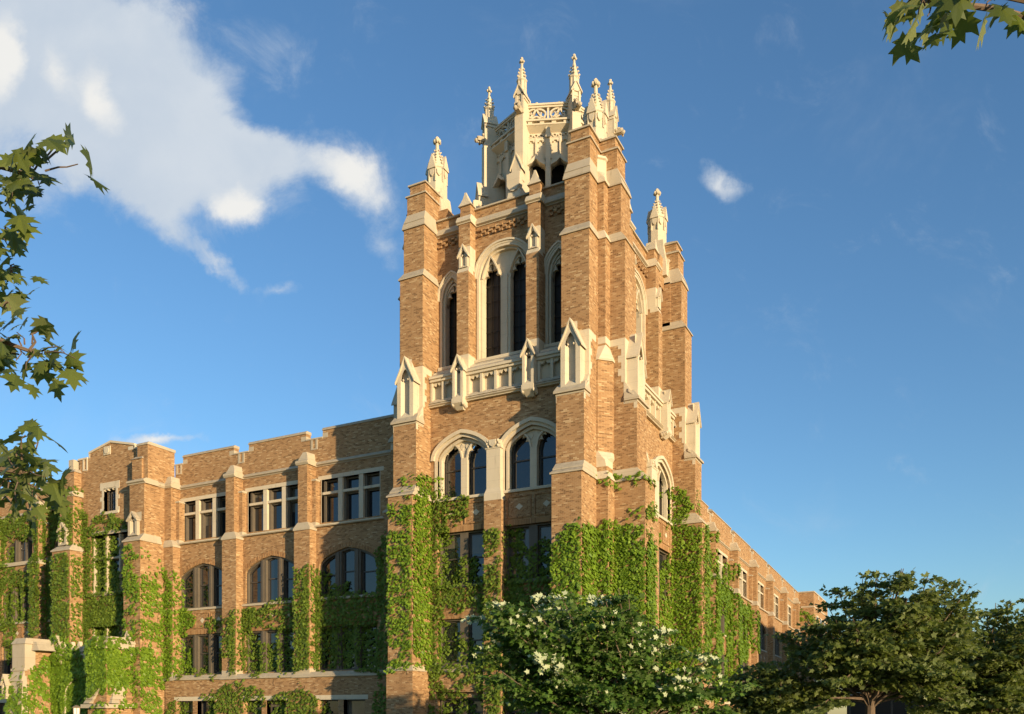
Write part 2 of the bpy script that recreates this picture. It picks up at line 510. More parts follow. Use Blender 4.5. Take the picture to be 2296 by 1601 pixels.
def gable_block(mb, uc, w, d0, d1, z0, ze, za, ov=0.1, niche=True):
    """stone block with a pointed niche and a steep gabled hood, front at d0"""
    h = w / 2
    if niche:
        nw = w * 0.27
        top = arch_pointed(uc - nw, uc + nw, ze - 0.12 * (za - ze), (za - ze) * 0.62, 8)
        zb = z0 + (ze - z0) * 0.06
        wall(mb, uc - h, uc + h, z0, ze - 0.02 + (za - ze) * 0.0 + 0.0, d0, [(uc - nw, uc + nw, [(zb, ze - 0.02)])])
        # gable triangle with the niche head
        for s in (-1, 1):
            pts = [(uc + s * h, ze - 0.02)] + [(uc + s * nw, ze - 0.02)]
            side = [p for p in top if (p[0] - uc) * s >= -1e-6]
            side = sorted(side, key=lambda p: -abs(p[0] - uc))
            pts += [p for p in side if p[1] > ze]
            pts += [(uc, za - 0.02)]
            mb.poly([(u, d0, z) for u, z in pts])
        # splayed niche: sides converge to a back panel
        dn = d0 + min(0.22, (d1 - d0) * 0.6)
        mb.poly([(uc - nw, d0, zb), (uc - nw * 0.55, dn, zb + 0.3), (uc - nw * 0.55, dn, ze), (uc - nw, d0, ze)])
        mb.poly([(uc + nw, d0, zb), (uc + nw, d0, ze), (uc + nw * 0.55, dn, ze), (uc + nw * 0.55, dn, zb + 0.3)])
        mb.poly([(uc - nw, d0, zb), (uc + nw, d0, zb), (uc + nw * 0.55, dn, zb + 0.3), (uc - nw * 0.55, dn, zb + 0.3)])
        mb.poly([(uc - nw, dn, zb + 0.2), (uc + nw, dn, zb + 0.2), (uc + nw, dn, za), (uc - nw, dn, za)])
        mb.ball(uc - nw * 0.55, d0 + 0.05, ze + 0.02, 0.06); mb.ball(uc + nw * 0.55, d0 + 0.05, ze + 0.02, 0.06)
    else:
        mb.prism([(uc - h, z0), (uc + h, z0), (uc + h, ze), (uc, za - 0.02), (uc - h, ze)], d0, d0 + 0.01)
    for s in (-1, 1):
        mb.poly([(uc + s * h, d0, z0), (uc + s * h, d1, z0), (uc + s * h, d1, ze), (uc + s * h, d0, ze)])
        # hood slab
        sl = (za - ze) / h
        e = h + ov
        mb.prism([(uc + s * e, ze - ov * sl * 0.75), (uc + s * e, ze - ov * sl * 0.75 + 0.09), (uc + s * h * 0.5, (ze + za) / 2 + 0.10), (uc, za + 0.1), (uc, za - 0.03), (uc + s * h * .55, (ze + za) / 2 - 0.1)], d0 - 0.09, d1)

def string_course(mb, u0, u1, d, z0, z1, proj, under=0.05, back=0.25):
    """moulded string: vertical drip face, sloping top"""
    zm = z0 + (z1 - z0) * 0.42
    mb.prism([(d + back, z0), (d - under, z0), (d - under, z0 + 0.04), (d - proj, z0 + 0.09), (d - proj, zm), (d, z1), (d + back, z1)], u0, u1, 'u')
# ------------------------------------------------------------------ sash windows
BLIND = random.Random(8)
def sash_lights(wn, tf, lights, d, meet=True, glassname='pane', bars=False):
    """dark sash frames and panes for a list of (ua, ub, zb, top) lights; top is a height or an arch line"""
    fr = MB(tf); gl = MB(tf); bl = MB(tf)
    for ua, ub, zb, top in lights:
        tp = top if isinstance(top, list) else arch_flat(ua, ub, top)
        zt = max(p[1] for p in tp)
        w = 0.075
        fr.box(ua, ua + w, d - 0.05, d + 0.04, zb, tp[0][1])
        fr.box(ub - w, ub, d - 0.05, d + 0.04, zb, tp[-1][1])
        fr.box(ua + w, ub - w, d - 0.05, d + 0.04, zb, zb + 0.10)
        if len(tp) > 2:
            arch_band(fr, [(p[0] + ((ua + ub) / 2 - p[0]) * 0.12, p[1] - 0.07) for p in tp], tp, d - 0.05, d + 0.03)
        else:
            fr.box(ua + w, ub - w, d - 0.05, d + 0.04, zt - 0.085, zt)
        if meet:
            zm = zb + (zt - zb) * 0.53
            fr.box(ua + w, ub - w, d - 0.07, d + 0.0, zm - 0.04, zm + 0.035)
        gl.poly([(ua, d, zb), (ub, d, zb)] + [(u, d, z) for u, z in reversed(tp)])
        r = BLIND.random()
        if r < 0.34 and len(tp) == 2:
            zl = zt - (zt - zb) * BLIND.choice((0.25, 0.4, 0.45, 0.95))
            bl.poly([(ua + w, d - 0.003, zl), (ub - w, d - 0.003, zl), (ub - w, d - 0.003, zt - 0.06), (ua + w, d - 0.003, zt - 0.06)])
    if bl.f: bl.build('blind', 'blind', wn)
    f = fr.build('sash', 'sash', wn)
    g = gl.build(glassname, 'glass', wn)
    return f, g

# ------------------------------------------------------------------ the tower
TX, TY = -5.55, 8.84
tower = thing('bell_tower', 'tall square tan brick bell tower with limestone trim and a crown of pinnacles', 'tower', (TX, TY, 0))
ZB = [0.0, 13.08, 16.97, 25.05, 27.9, 29.75, 30.42]      # tops of the buttress stages
BD = [0.0, 0.43, 1.05, 1.30, 1.52, 1.66]                 # their fronts
BH = [0.775, 0.73, 0.73, 0.655, 0.585, 0.49]             # their half widths

def buttress(tf, uc, inner, front_detail=True):
    """one angle buttress; inner = -1/+1 towards the middle of the face"""
    b = MB(tf)
    DB = 3.3
    b.box(uc - BH[0], uc + BH[0], 0, DB, -0.3, 13.12)
    b.box(uc - BH[0] - 0.06, uc + BH[0] + 0.06, -0.06, 1.2, -0.3, 3.86)
    b.box(uc - BH[1], uc + BH[1], 0.43, DB - 0.01, 13.12, 17.02)
    b.box(uc - BH[2], uc + BH[2], 1.05, DB - 0.02, 17.02, 25.1)
    b.box(uc - BH[3], uc + BH[3], BD[3], DB - 0.03, 25.1, 27.95)
    b.box(uc - BH[4], uc + BH[4], BD[4], DB - 0.04, 27.95, 29.78)
    b.box(uc - BH[5], uc + BH[5], BD[5], DB - 0.05, 29.78, 30.36)
    bo = b.build('buttress', 'brick', tower)
    def piece(nm, mat='coping'):
        def go(fn):
            s = MB(tf); fn(s); return s.build(nm, mat, bo)
        return go
    def tier(s, h0, d0, z0, h1, d1, z1, dbk):
        e = 0.075
        s.box(uc - h0 - e, uc + h0 + e, d0 - e, dbk, z0, z0 + 0.07)
        s.hexa((uc - h0 - e, uc + h0 + e, d0 - e, dbk), z0 + 0.07, (uc - h1 - 0.015, uc + h1 + 0.015, d1 - 0.015, dbk), z1)
    piece('water_table')(lambda s: s.hexa((uc - BH[0] - 0.11, uc + BH[0] + 0.11, -0.11, 1.25), 3.84, (uc - BH[0] - 0.01, uc + BH[0] + 0.01, -0.01, 1.25), 4.12))
    def w1(s):
        m = 0.22
        tier(s, BH[0], 0, 13.06, BH[0] - 0.01, m, 13.33, 2.6)
        s.box(uc - BH[0] - 0.02, uc + BH[0] + 0.02, m - 0.06, 2.59, 13.31, 13.37)
        s.hexa((uc - BH[0] - 0.02, uc + BH[0] + 0.02, m - 0.06, 2.59), 13.37, (uc - BH[1] - 0.012, uc + BH[1] + 0.012, 0.418, 2.59), 13.68)
    piece('weathering')(w1)
    def w2(s):      # ledge under the big gabled niche
        s.box(uc - BH[1] - 0.02, uc + BH[1] + 0.02, 0.41, 1.06, 16.93, 17.03)
        s.box(uc - BH[1] - 0.10, uc + BH[1] + 0.10, 0.30, 1.07, 17.03, 17.14)
        s.hexa((uc - BH[1] - 0.10, uc + BH[1] + 0.10, 0.30, 1.09), 17.14, (uc - BH[1] + 0.0, uc + BH[1] - 0.0, 0.62, 1.09), 17.52)
    piece('ledge')(w2)
    piece('string_course')(lambda s: tier(s, BH[2], 1.05, 25.02, BH[3], BD[3], 25.5, 2.58))
    def w3(s):
        tier(s, BH[3], BD[3], 27.86, BH[3] + 0.02, BD[3] + 0.02, 28.22, 2.57)
        s.hexa((uc - BH[3] - 0.01, uc + BH[3] + 0.01, BD[3] - 0.02, 2.56), 28.22, (uc - BH[4] - 0.012, uc + BH[4] + 0.012, BD[4] - 0.012, 2.56), 28.75)
    piece('cornice')(w3)
    piece('upper_band')(lambda s: tier(s, BH[4], BD[4], 29.72, BH[5], BD[5], 29.92, 2.9))
    def w4(s):
        s.box(uc - BH[5] - 0.09, uc + BH[5] + 0.09, BD[5] - 0.09, DB, 30.36, 30.44)
        s.hexa((uc - BH[5] - 0.09, uc + BH[5] + 0.09, BD[5] - 0.09, DB), 30.44, (uc - BH[5] * 0.6, uc + BH[5] * 0.6, BD[5] + 0.35, DB), 30.66)
    piece('coping')(w4)
    g = MB(tf)
    if front_detail:
        gable_block(g, uc, 1.02, 0.47, 1.06, 17.3, 19.35, 20.5, 0.10)
        g.prism([(0.44, 16.9), (1.13, 16.9), (1.13, 18.10), (0.50, 17.16)], uc - BH[1] - 0.002, uc + BH[1] + 0.002, 'u')
        # pale ashlar of the stage behind it, with stepped quoins on the flanks
        e = 0.004
        g.box(uc - BH[2] - e, uc + BH[2] + e, 1.05 - e, 1.12, 17.3, 20.18)
        for sd in (-1, 1):
            u0 = uc + sd * BH[2]
            step = [(0.43 - e, 16.95), (0.43 - e, 16.62), (0.60, 16.62), (0.60, 17.0), (0.78, 17.0), (0.78, 17.33), (0.95, 17.33), (0.95, 17.66), (1.10, 17.66), (1.10, 18.0),
                    (1.25, 18.0), (1.25, 18.33), (1.42, 18.33), (1.42, 18.67), (1.25, 18.67), (1.25, 19.0), (1.42, 19.0), (1.42, 19.33), (1.25, 19.33), (1.25, 19.66), (1.42, 19.66), (1.42, 19.85), (1.95, 19.85), (1.95, 20.18), (1.07, 20.18), (1.07, 17.95), (0.6, 17.2)]
            g.prism([(p, q) for p, q in step], u0 - sd * 0.02, u0 + sd * e * 1.5, 'u')
            # raking kerb stone down the flank
            g.prism([(0.56, 17.22), (0.56, 17.32), (0.86, 17.62), (0.86, 17.45)], u0 - sd * 0.06, u0 + sd * 0.07, 'u')
    go = g.build('gabled_niche', 'stone', bo)
    return bo

def face(tf, hi, ho, detail=True):
    """one side of the tower: hi = half width between the buttresses, ho = outer half width"""
    k = hi / 4.0
    q = lambda u: u * k
    br = MB(tf); st = MB(tf); so = MB(tf)
    # ---------------- walls
    brk_rv = MB(tf)
    lights = lambda s: (min(s * q(3.6), s * q(0.5)), max(s * q(3.6), s * q(0.5)))
    cols = []
    big = {}
    for s in (-1, 1):
        a, b = lights(s)
        c = s * q(2.05); hw = q(1.53)
        op = arch_tudor(a, b, 15.22, 1.10, 18, 0.66)
        big[s] = (a, b, op)
        ops = [(0.95, 2.42), (4.3, 6.66), (8.45, 11.29), (13.1, op)] if detail else []
        cols.append((a, b, ops))
    wall(br, -hi - 0.3, hi + 0.3, -0.3, 18.2, 1.84, cols, brk_rv, 0.36)
    br.box(-hi - 0.2, hi + 0.2, 1.60, 1.83, 2.75, 3.80)
    if not detail:
        wall(br, -hi - 0.3, hi + 0.3, 18.2, 28.62, 2.65, [])
    else:
        br.box(-hi - 0.2, hi + 0.2, 1.60, 1.83, -0.3, 0.8)
        for a_, b_ in ((-hi - .2, -q(3.6)), (-q(.5), q(.5)), (q(3.6), hi + .2)):
            br.box(a_, b_, 1.60, 1.83, 0.8, 2.75)
        lan = [(-q(3.95), -q(2.45)), (q(2.45), q(3.95))]
        la = arch_pointed(lan[0][0], lan[0][1], 24.25, 1.32)
        lb = arch_pointed(lan[1][0], lan[1][1], 24.25, 1.32)
        ca, cb = -q(1.62), q(1.62)
        ctr = arch_pointed(ca, cb, 24.95, 1.52, 18)
        wall(br, -hi - 0.3, hi + 0.3, 18.2, 28.62, 2.65, [(lan[0][0], lan[0][1], [(20.3, la)]), (ca, cb, [(20.3, ctr)]), (lan[1][0], lan[1][1], [(20.3, lb)])])
        # brick fret under the cornice
        n = int(2 * hi / 0.21)
        for j in range(3):
            for i in range(n):
                if (i + (1 if j == 1 else 0)) % 2: continue
                u = -hi + i * 0.21
                if abs(abs(u) - q(2.06)) < 0.5: continue
                br.box(u, u + 0.20, 2.53, 2.64, 27.14 + j * 0.14, 27.14 + j * 0.14 + 0.125)
    br.box(-hi - 0.3, hi + 0.3, 2.66, 3.0, 27.9, 28.62)
    wo = br.build('wall', 'brick', tower)
    if not detail:
        string_course(st, -hi, hi, 2.65, 27.72, 28.2, 0.16)
        st.box(-hi, hi, 2.55, 3.05, 28.62, 28.74)
        st.build('trim', 'stone', wo)
        return
    rv = brk_rv.build('window_reveal', 'brick', wo)
    # ---------------- strings, cornice, coping, water table
    string_course(st, -hi - 0.1, hi + 0.1, 2.65, 27.72, 28.20, 0.17)
    st.box(-hi - 0.1, hi + 0.1, 2.53, 3.06, 28.62, 28.70)
    st.hexa((-hi - 0.1, hi + 0.1, 2.53, 3.06), 28.70, (-hi - 0.1, hi + 0.1, 2.68, 3.06), 28.78)
    string_course(st, -hi - 0.1, hi + 0.1, 1.62, 3.72, 4.14, 0.10, 0.02, 0.35)
    st.build('string_course', 'coping', wo)
    # ---------------- soldier courses, diamond panels
    pn = MB(tf); dm = MB(tf); pb = MB(tf)
    for s in (-1, 1):
        a, b = lights(s)
        pn.box(a - 0.05, b + 0.05, 1.83, 1.95, 11.29, 11.60)
        pn.box(a - 0.05, b + 0.05, 1.83, 1.95, 6.66, 6.98)
        for zc in (12.22, 7.75):
            for j in (0, 1):
                uc = a + (b - a) * (0.27 + 0.5 * j)
                h = 0.62 * k; v = 0.5
                for x0, x1, y0, y1 in ((uc - h, uc + h, zc + v, zc + v + 0.07), (uc - h, uc + h, zc - v - 0.07, zc - v), (uc - h - 0.07, uc - h, zc - v - 0.07, zc + v + 0.07), (uc + h, uc + h + 0.07, zc - v - 0.07, zc + v + 0.07)):
                    pn.box(x0, x1, 1.79, 1.95, y0, y1)
                dm.prism([(uc - 0.21, zc), (uc, zc - 0.17), (uc + 0.21, zc), (uc, zc + 0.17)], 1.825, 1.95)
                # herringbone: slanted stretchers standing 6 mm proud
                for r in range(-3, 4):
                    for c2 in range(-3, 4):
                        cu = uc + c2 * 0.2 * k; cz = zc + r * 0.16 + (0.08 if c2 % 2 else 0)
                        if abs(cu - uc) > h - 0.09 or abs(cz - zc) > v - 0.1 or abs(cu - uc) / 0.32 + abs(cz - zc) / 0.27 < 1: continue
                        sg = 1 if (c2 + r) % 2 else -1
                        dx, dz = 0.085, 0.07 * sg
                        pb.prism([(cu - dx - .02, cz - dz), (cu - dx + .02, cz - dz - 0.04), (cu + dx + .02, cz + dz), (cu + dx - .02, cz + dz + .04)], 1.832, 1.86)
    pn.build('soldier_course', 'soldier', wo)
    dm.build('stone_diamond', 'stone', wo)
    pb.build('herringbone_panel', 'soldier', wo)
    # ---------------- middle pier between the twin windows
    pr = MB(tf)
    pr.box(-q(0.50), q(0.50), 1.42, 1.83, 4.1, 12.65)
    pr.box(-q(0.52), q(0.52), 1.38, 1.6, 0, 4.1)
    po = pr.build('middle_pier', 'brick', tower)
    ps = MB(tf)
    ps.box(-q(0.50) - .004, q(0.50) + .004, 1.416, 1.9, 12.62, 12.95)
    ps.hexa((-q(0.50) - .004, q(0.50) + .004, 1.416, 1.9), 12.95, (-q(0.40), q(0.40), 1.5, 1.9), 13.25)
    ps.box(-q(0.40), q(0.40), 1.5, 1.9, 13.25, 15.3)
    # carved capital with a shield
    ps.box(-q(0.46), q(0.46), 1.47, 1.9, 15.3, 15.38)
    ps.box(-q(0.42), q(0.42), 1.5, 1.9, 15.38, 15.72)
    ps.prism([(-0.2, 15.74), (-0.2, 15.5), (0, 15.36), (0.2, 15.5), (0.2, 15.74)], 1.38, 1.52)
    for i in range(3):
        for s in (-1, 1):
            ps.ball(s * (0.29 + 0.06 * (i % 2)), 1.47, 15.43 + i * 0.13, 0.085)
    ps.build('pier_cap', 'stone', po)
    # ---------------- twin traceried windows, sash windows below
    for s in (-1, 1):
        a, b, op = big[s]
        w = MB(tf)
        c = (a + b) / 2
        hood_i = offset_arch(op, 0.17); hood_o = offset_arch(op, 0.36)
        arch_band(w, op, hood_i, 1.80, 2.0, 13.1)
        arch_band(w, hood_i, hood_o, 1.68, 1.9)
        arch_band(w, offset_arch(op, -0.16), op, 1.98, 2.2, 13.1)
        w.box(a - 0.2, b + 0.2, 1.72, 2.3, 12.98, 13.12)
        w.hexa((a - 0.16, b + 0.16, 1.76, 2.3), 13.12, (a, b, 2.05, 2.3), 13.22)
        m = 0.19 * k
        la_ = [(a + 0.15, c - m), (c + m, b - 0.15)]
        subs = [arch_pointed(x0, x1, 15.22, 0.86, 12) for x0, x1 in la_]
        inner = offset_arch(op, -0.10)
        fill_plate(w, inner, subs, 2.14, 2.30, 15.2)
        for sb in subs:
            arch_band(w, sb, offset_arch(sb, 0.09), 2.03, 2.15)
            cusps(w, sb, 2.14, 2.24, 0.19, (0.12, 0.3, 0.7, 0.88))
        w.box(c - m, c + m, 2.02, 2.3, 13.2, 15.24)
        w.box(a, a + 0.15, 2.14, 2.3, 13.2, 15.24); w.box(b - 0.15, b, 2.14, 2.3, 13.2, 15.24)
        # sunk tracery in the spandrel
        for e in (-0.16, 0.16):
            w.prism([(c + e - 0.13, 15.86), (c + e, 15.66), (c + e + 0.13, 15.86), (c + e, 16.05)], 2.10, 2.15)
        wo2 = w.build('traceried_window', 'stone', tower)
        sash_lights(wo2, tf, [(la_[0][0], la_[0][1], 13.2, subs[0]), (la_[1][0], la_[1][1], 13.2, subs[1])], 2.42)
        for zb, zt in ((8.45, 11.29), (4.3, 6.66), (0.95, 2.42)):
            t = MB(tf)
            mm = 0.24 * k
            t.box(c - mm, c + mm, 2.02, 2.3, zb, zt)
            t.box(a, a + 0.10, 2.06, 2.3, zb, zt); t.box(b - 0.10, b, 2.06, 2.3, zb, zt)
            t.box(a, b, 2.03, 2.3, zt - 0.09, zt)
            t.box(a - 0.08, b + 0.08, 1.74, 2.3, zb - 0.16, zb)
            wn = t.build('sash_window', 'timber', tower)
            sash_lights(wn, tf, [(a + 0.10, c - mm, zb, zt - 0.09), (c + mm, b - 0.10, zb, zt - 0.09)], 2.25)
    # ---------------- blind balcony
    bl = MB(tf)
    posts = [-q(2.06), q(2.06)]
    string_course(bl, -hi - 0.1, hi + 0.1, 1.72, 18.10, 18.34, 0.16, 0.05, 0.5)
    bl.hexa((-hi, hi, 1.60, 2.5), 18.30, (-hi, hi, 1.86, 2.5), 18.56)
    bl.box(-hi, hi, 2.02, 2.64, 18.5, 19.5)
    bl.box(-hi, hi, 1.66, 2.3, 19.46, 19.60)
    bl.box(-hi, hi, 1.58, 2.3, 19.60, 19.72)
    bl.hexa((-hi, hi, 1.60, 2.66), 19.72, (-hi, hi, 2.05, 2.66), 20.02)
    bl.box(-hi, hi, 2.02, 2.66, 20.0, 20.08)
    bl.hexa((-hi, hi, 2.05, 3.2), 20.06, (-hi, hi, 2.62, 3.2), 20.46)
    segs = [(-hi, posts[0] - 0.36, 2), (posts[0] + 0.36, posts[1] - 0.36, 4), (posts[1] + 0.36, hi, 2)]
    for a, b, n in segs:
        w_ = (b - a) / n
        for i in range(n + 1):
            u = a + i * w_
            lo, hi2 = (u - 0.075, u + 0.075)
            if i == 0: lo, hi2 = u, u + 0.13
            if i == n: lo, hi2 = u - 0.13, u
            bl.box(lo, hi2, 1.74, 2.03, 18.46, 19.47)
        for i in range(n):
            u0, u1 = a + i * w_ + 0.07, a + (i + 1) * w_ - 0.07
            tf3 = [(u0, 19.2), (u0 + (u1 - u0) * 0.18, 19.3), (u0 + (u1 - u0) * .32, 19.27), ((u0 + u1) / 2, 19.44), (u1 - (u1 - u0) * .32, 19.27), (u1 - (u1 - u0) * 0.18, 19.3), (u1, 19.2)]
            fill_plate(bl, [(u0, 19.47), (u1, 19.47)], [tf3], 1.80, 1.95, 19.2)
    bo = bl.build('balcony', 'stone', tower)
    # ---------------- shafts between the belfry windows
    for s in (-1, 1):
        uc = s * q(2.06)
        p = MB(tf)
        p.box(uc - 0.36, uc + 0.36, 1.88, 2.66, 20.5, 25.1)
        p.box(uc - 0.345, uc + 0.345, 2.06, 2.66, 25.1, 27.85)
        p.box(uc - 0.31, uc + 0.31, 2.16, 2.9, 28.1, 28.74)
        sh = p.build('shaft', 'brick', tower)
        g = MB(tf)
        # lower gabled post on its corbel
        g.hexa((uc - 0.2, uc + 0.2, 1.62, 1.8), 17.66, (uc - 0.33, uc + 0.33, 1.30, 1.8), 17.95)
        g.box(uc - 0.34, uc + 0.34, 1.30, 2.0, 17.95, 18.2)
        for i in range(3):
            for t in (-1, 1): g.ball(uc + t * 0.31, 1.42 + i * 0.13, 17.92 - 0.04 * i, 0.12)
        gable_block(g, uc, 0.64, 1.36, 2.0, 18.2, 19.75, 20.42, 0.08)
        g.box(uc - 0.364, uc + 0.364, 1.876, 2.67, 19.9, 20.68)
        g.build('gabled_post', 'stone', sh); g = MB(tf)
        # upper gablet
        g.hexa((uc - 0.364, uc + 0.364, 1.876, 2.4), 25.06, (uc - 0.34, uc + 0.34, 2.0, 2.4), 25.38)
        gable_block(g, uc, 0.52, 1.93, 2.3, 25.36, 26.0, 26.5, 0.08)
        g.box(uc - 0.349, uc + 0.349, 2.056, 2.66, 25.3, 26.5)
        g.build('gablet', 'stone', sh); g = MB(tf)
        # cornice round the head and the swept cap
        string_course(g, uc - 0.44, uc + 0.44, 2.06, 27.74, 28.16, 0.15, 0.05, 0.62)
        g.build('cornice', 'stone', sh); g = MB(tf)
        rings = []
        for h, f in ((0.0, 1.0), (0.18, 0.66), (0.40, 0.36), (0.66, 0.14), (0.72, 0.16)):
            rings.append([(uc - 0.40 * f, 2.06 + 0.12 * (1 - f), 28.74 + h), (uc + 0.40 * f, 2.06 + 0.12 * (1 - f), 28.74 + h), (uc + 0.40 * f, 2.9, 28.74 + h * 0.55), (uc - 0.40 * f, 2.9, 28.74 + h * 0.55)])
        g.loft(rings)
        g.build('swept_cap', 'stone', sh)
    # ---------------- belfry openings
    for name, a, b, arc, n in (('lancet_opening', lan[0][0], lan[0][1], la, 1), ('lancet_opening', lan[1][0], lan[1][1], lb, 1), ('belfry_window', ca, cb, ctr, 2)):
        w = MB(tf)
        arch_band(w, arc, offset_arch(arc, 0.16), 2.60, 2.75)
        arch_band(w, offset_arch(arc, 0.10), offset_arch(arc, 0.2), 2.54, 2.7)
        arch_band(w, offset_arch(arc, -0.13), arc, 2.63, 2.86, 20.3)
        ins = offset_arch(arc, -0.24)
        arch_band(w, ins, offset_arch(arc, -0.12), 2.80, 3.25, 20.3)
        x0, x1 = ins[0][0], ins[-1][0]
        if n == 1:
            sub = [arch_pointed(x0, x1, arc[0][1] - 0.1, 0.95, 12)]
            subs_l = [(x0, x1)]
        else:
            mm = 0.29 * k
            subs_l = [(x0, -mm), (mm, x1)]
            sub = [arch_pointed(p0, p1, 24.75, 0.95, 12) for p0, p1 in subs_l]
            w.box(-mm, mm, 2.86, 3.25, 20.3, 24.76)
            w.box(-mm * 0.5, mm * 0.5, 2.78, 2.9, 20.3, 24.9)
        fill_plate(w, ins, sub, 2.97, 3.2, arc[0][1] - 0.25 if n == 1 else 24.74)
        for sb, (p0, p1) in zip(sub, subs_l):
            arch_band(w, sb, offset_arch(sb, 0.10), 2.88, 3.0)
            cusps(w, sb, 2.95, 3.12, 0.24, (0.10, 0.3, 0.7, 0.90))
            if n == 2:      # crocketed ogee hood over each light
                cc = (p0 + p1) / 2; hw = (p1 - p0) / 2
                for t in (-1, 1):
                    w.prism([(cc + t * hw * 1.0, 24.95), (cc + t * hw * 0.86, 25.25), (cc + t * hw * 0.45, 25.72), (cc, 26.12), (cc, 25.98), (cc + t * hw * 0.40, 25.62), (cc + t * hw * 0.78, 25.2), (cc + t * hw * 0.92, 24.95)], 2.72, 2.95)
        w.box(a - 0.05, b + 0.05, 2.5, 3.2, 20.40, 20.56)
        wn = w.build(name, 'stone', tower)
        lv = MB(tf); gl = MB(tf)
        for sb, (p0, p1) in zip(sub, subs_l):
            z = 20.56
            gl.poly([(p0, 3.34, 20.5), (p1, 3.34, 20.5)] + [(u, 3.34, zz) for u, zz in reversed(sb)])
            while z < sb[0][1] + 0.3:
                lv.hexa((p0, p1, 3.22, 3.26), z, (p0, p1, 3.22, 3.26), z + 0.03)
                z += 0.82
            for i in (1, 2):
                uu = p0 + (p1 - p0) * i / 3
                lv.box(uu - 0.018, uu + 0.018, 3.21, 3.25, 20.5, arch_z(sb, uu))
        lv.build('louvre_bar', 'louvre', wn)
        gl.build('louvre_panel', 'louvre', wn)

FR = frame(TX, TY, (1, 0), (0, -1), 8.84)
EA = frame(TX, TY, (0, 1), (1, 0), 7.77)
WE = frame(TX, TY, (0, -1), (-1, 0), 7.77)
NO = frame(TX, TY, (-1, 0), (0, 1), 8.84)
for tf, hi, ho, det in ((FR, 4.0, 5.55, True), (EA, 4.56, 6.11, True), (WE, 4.56, 6.11, False), (NO, 4.0, 5.55, False)):
    for s in (-1, 1):
        buttress(tf, s * (ho - 0.775), -s, True)
    face(tf, hi, ho, det)

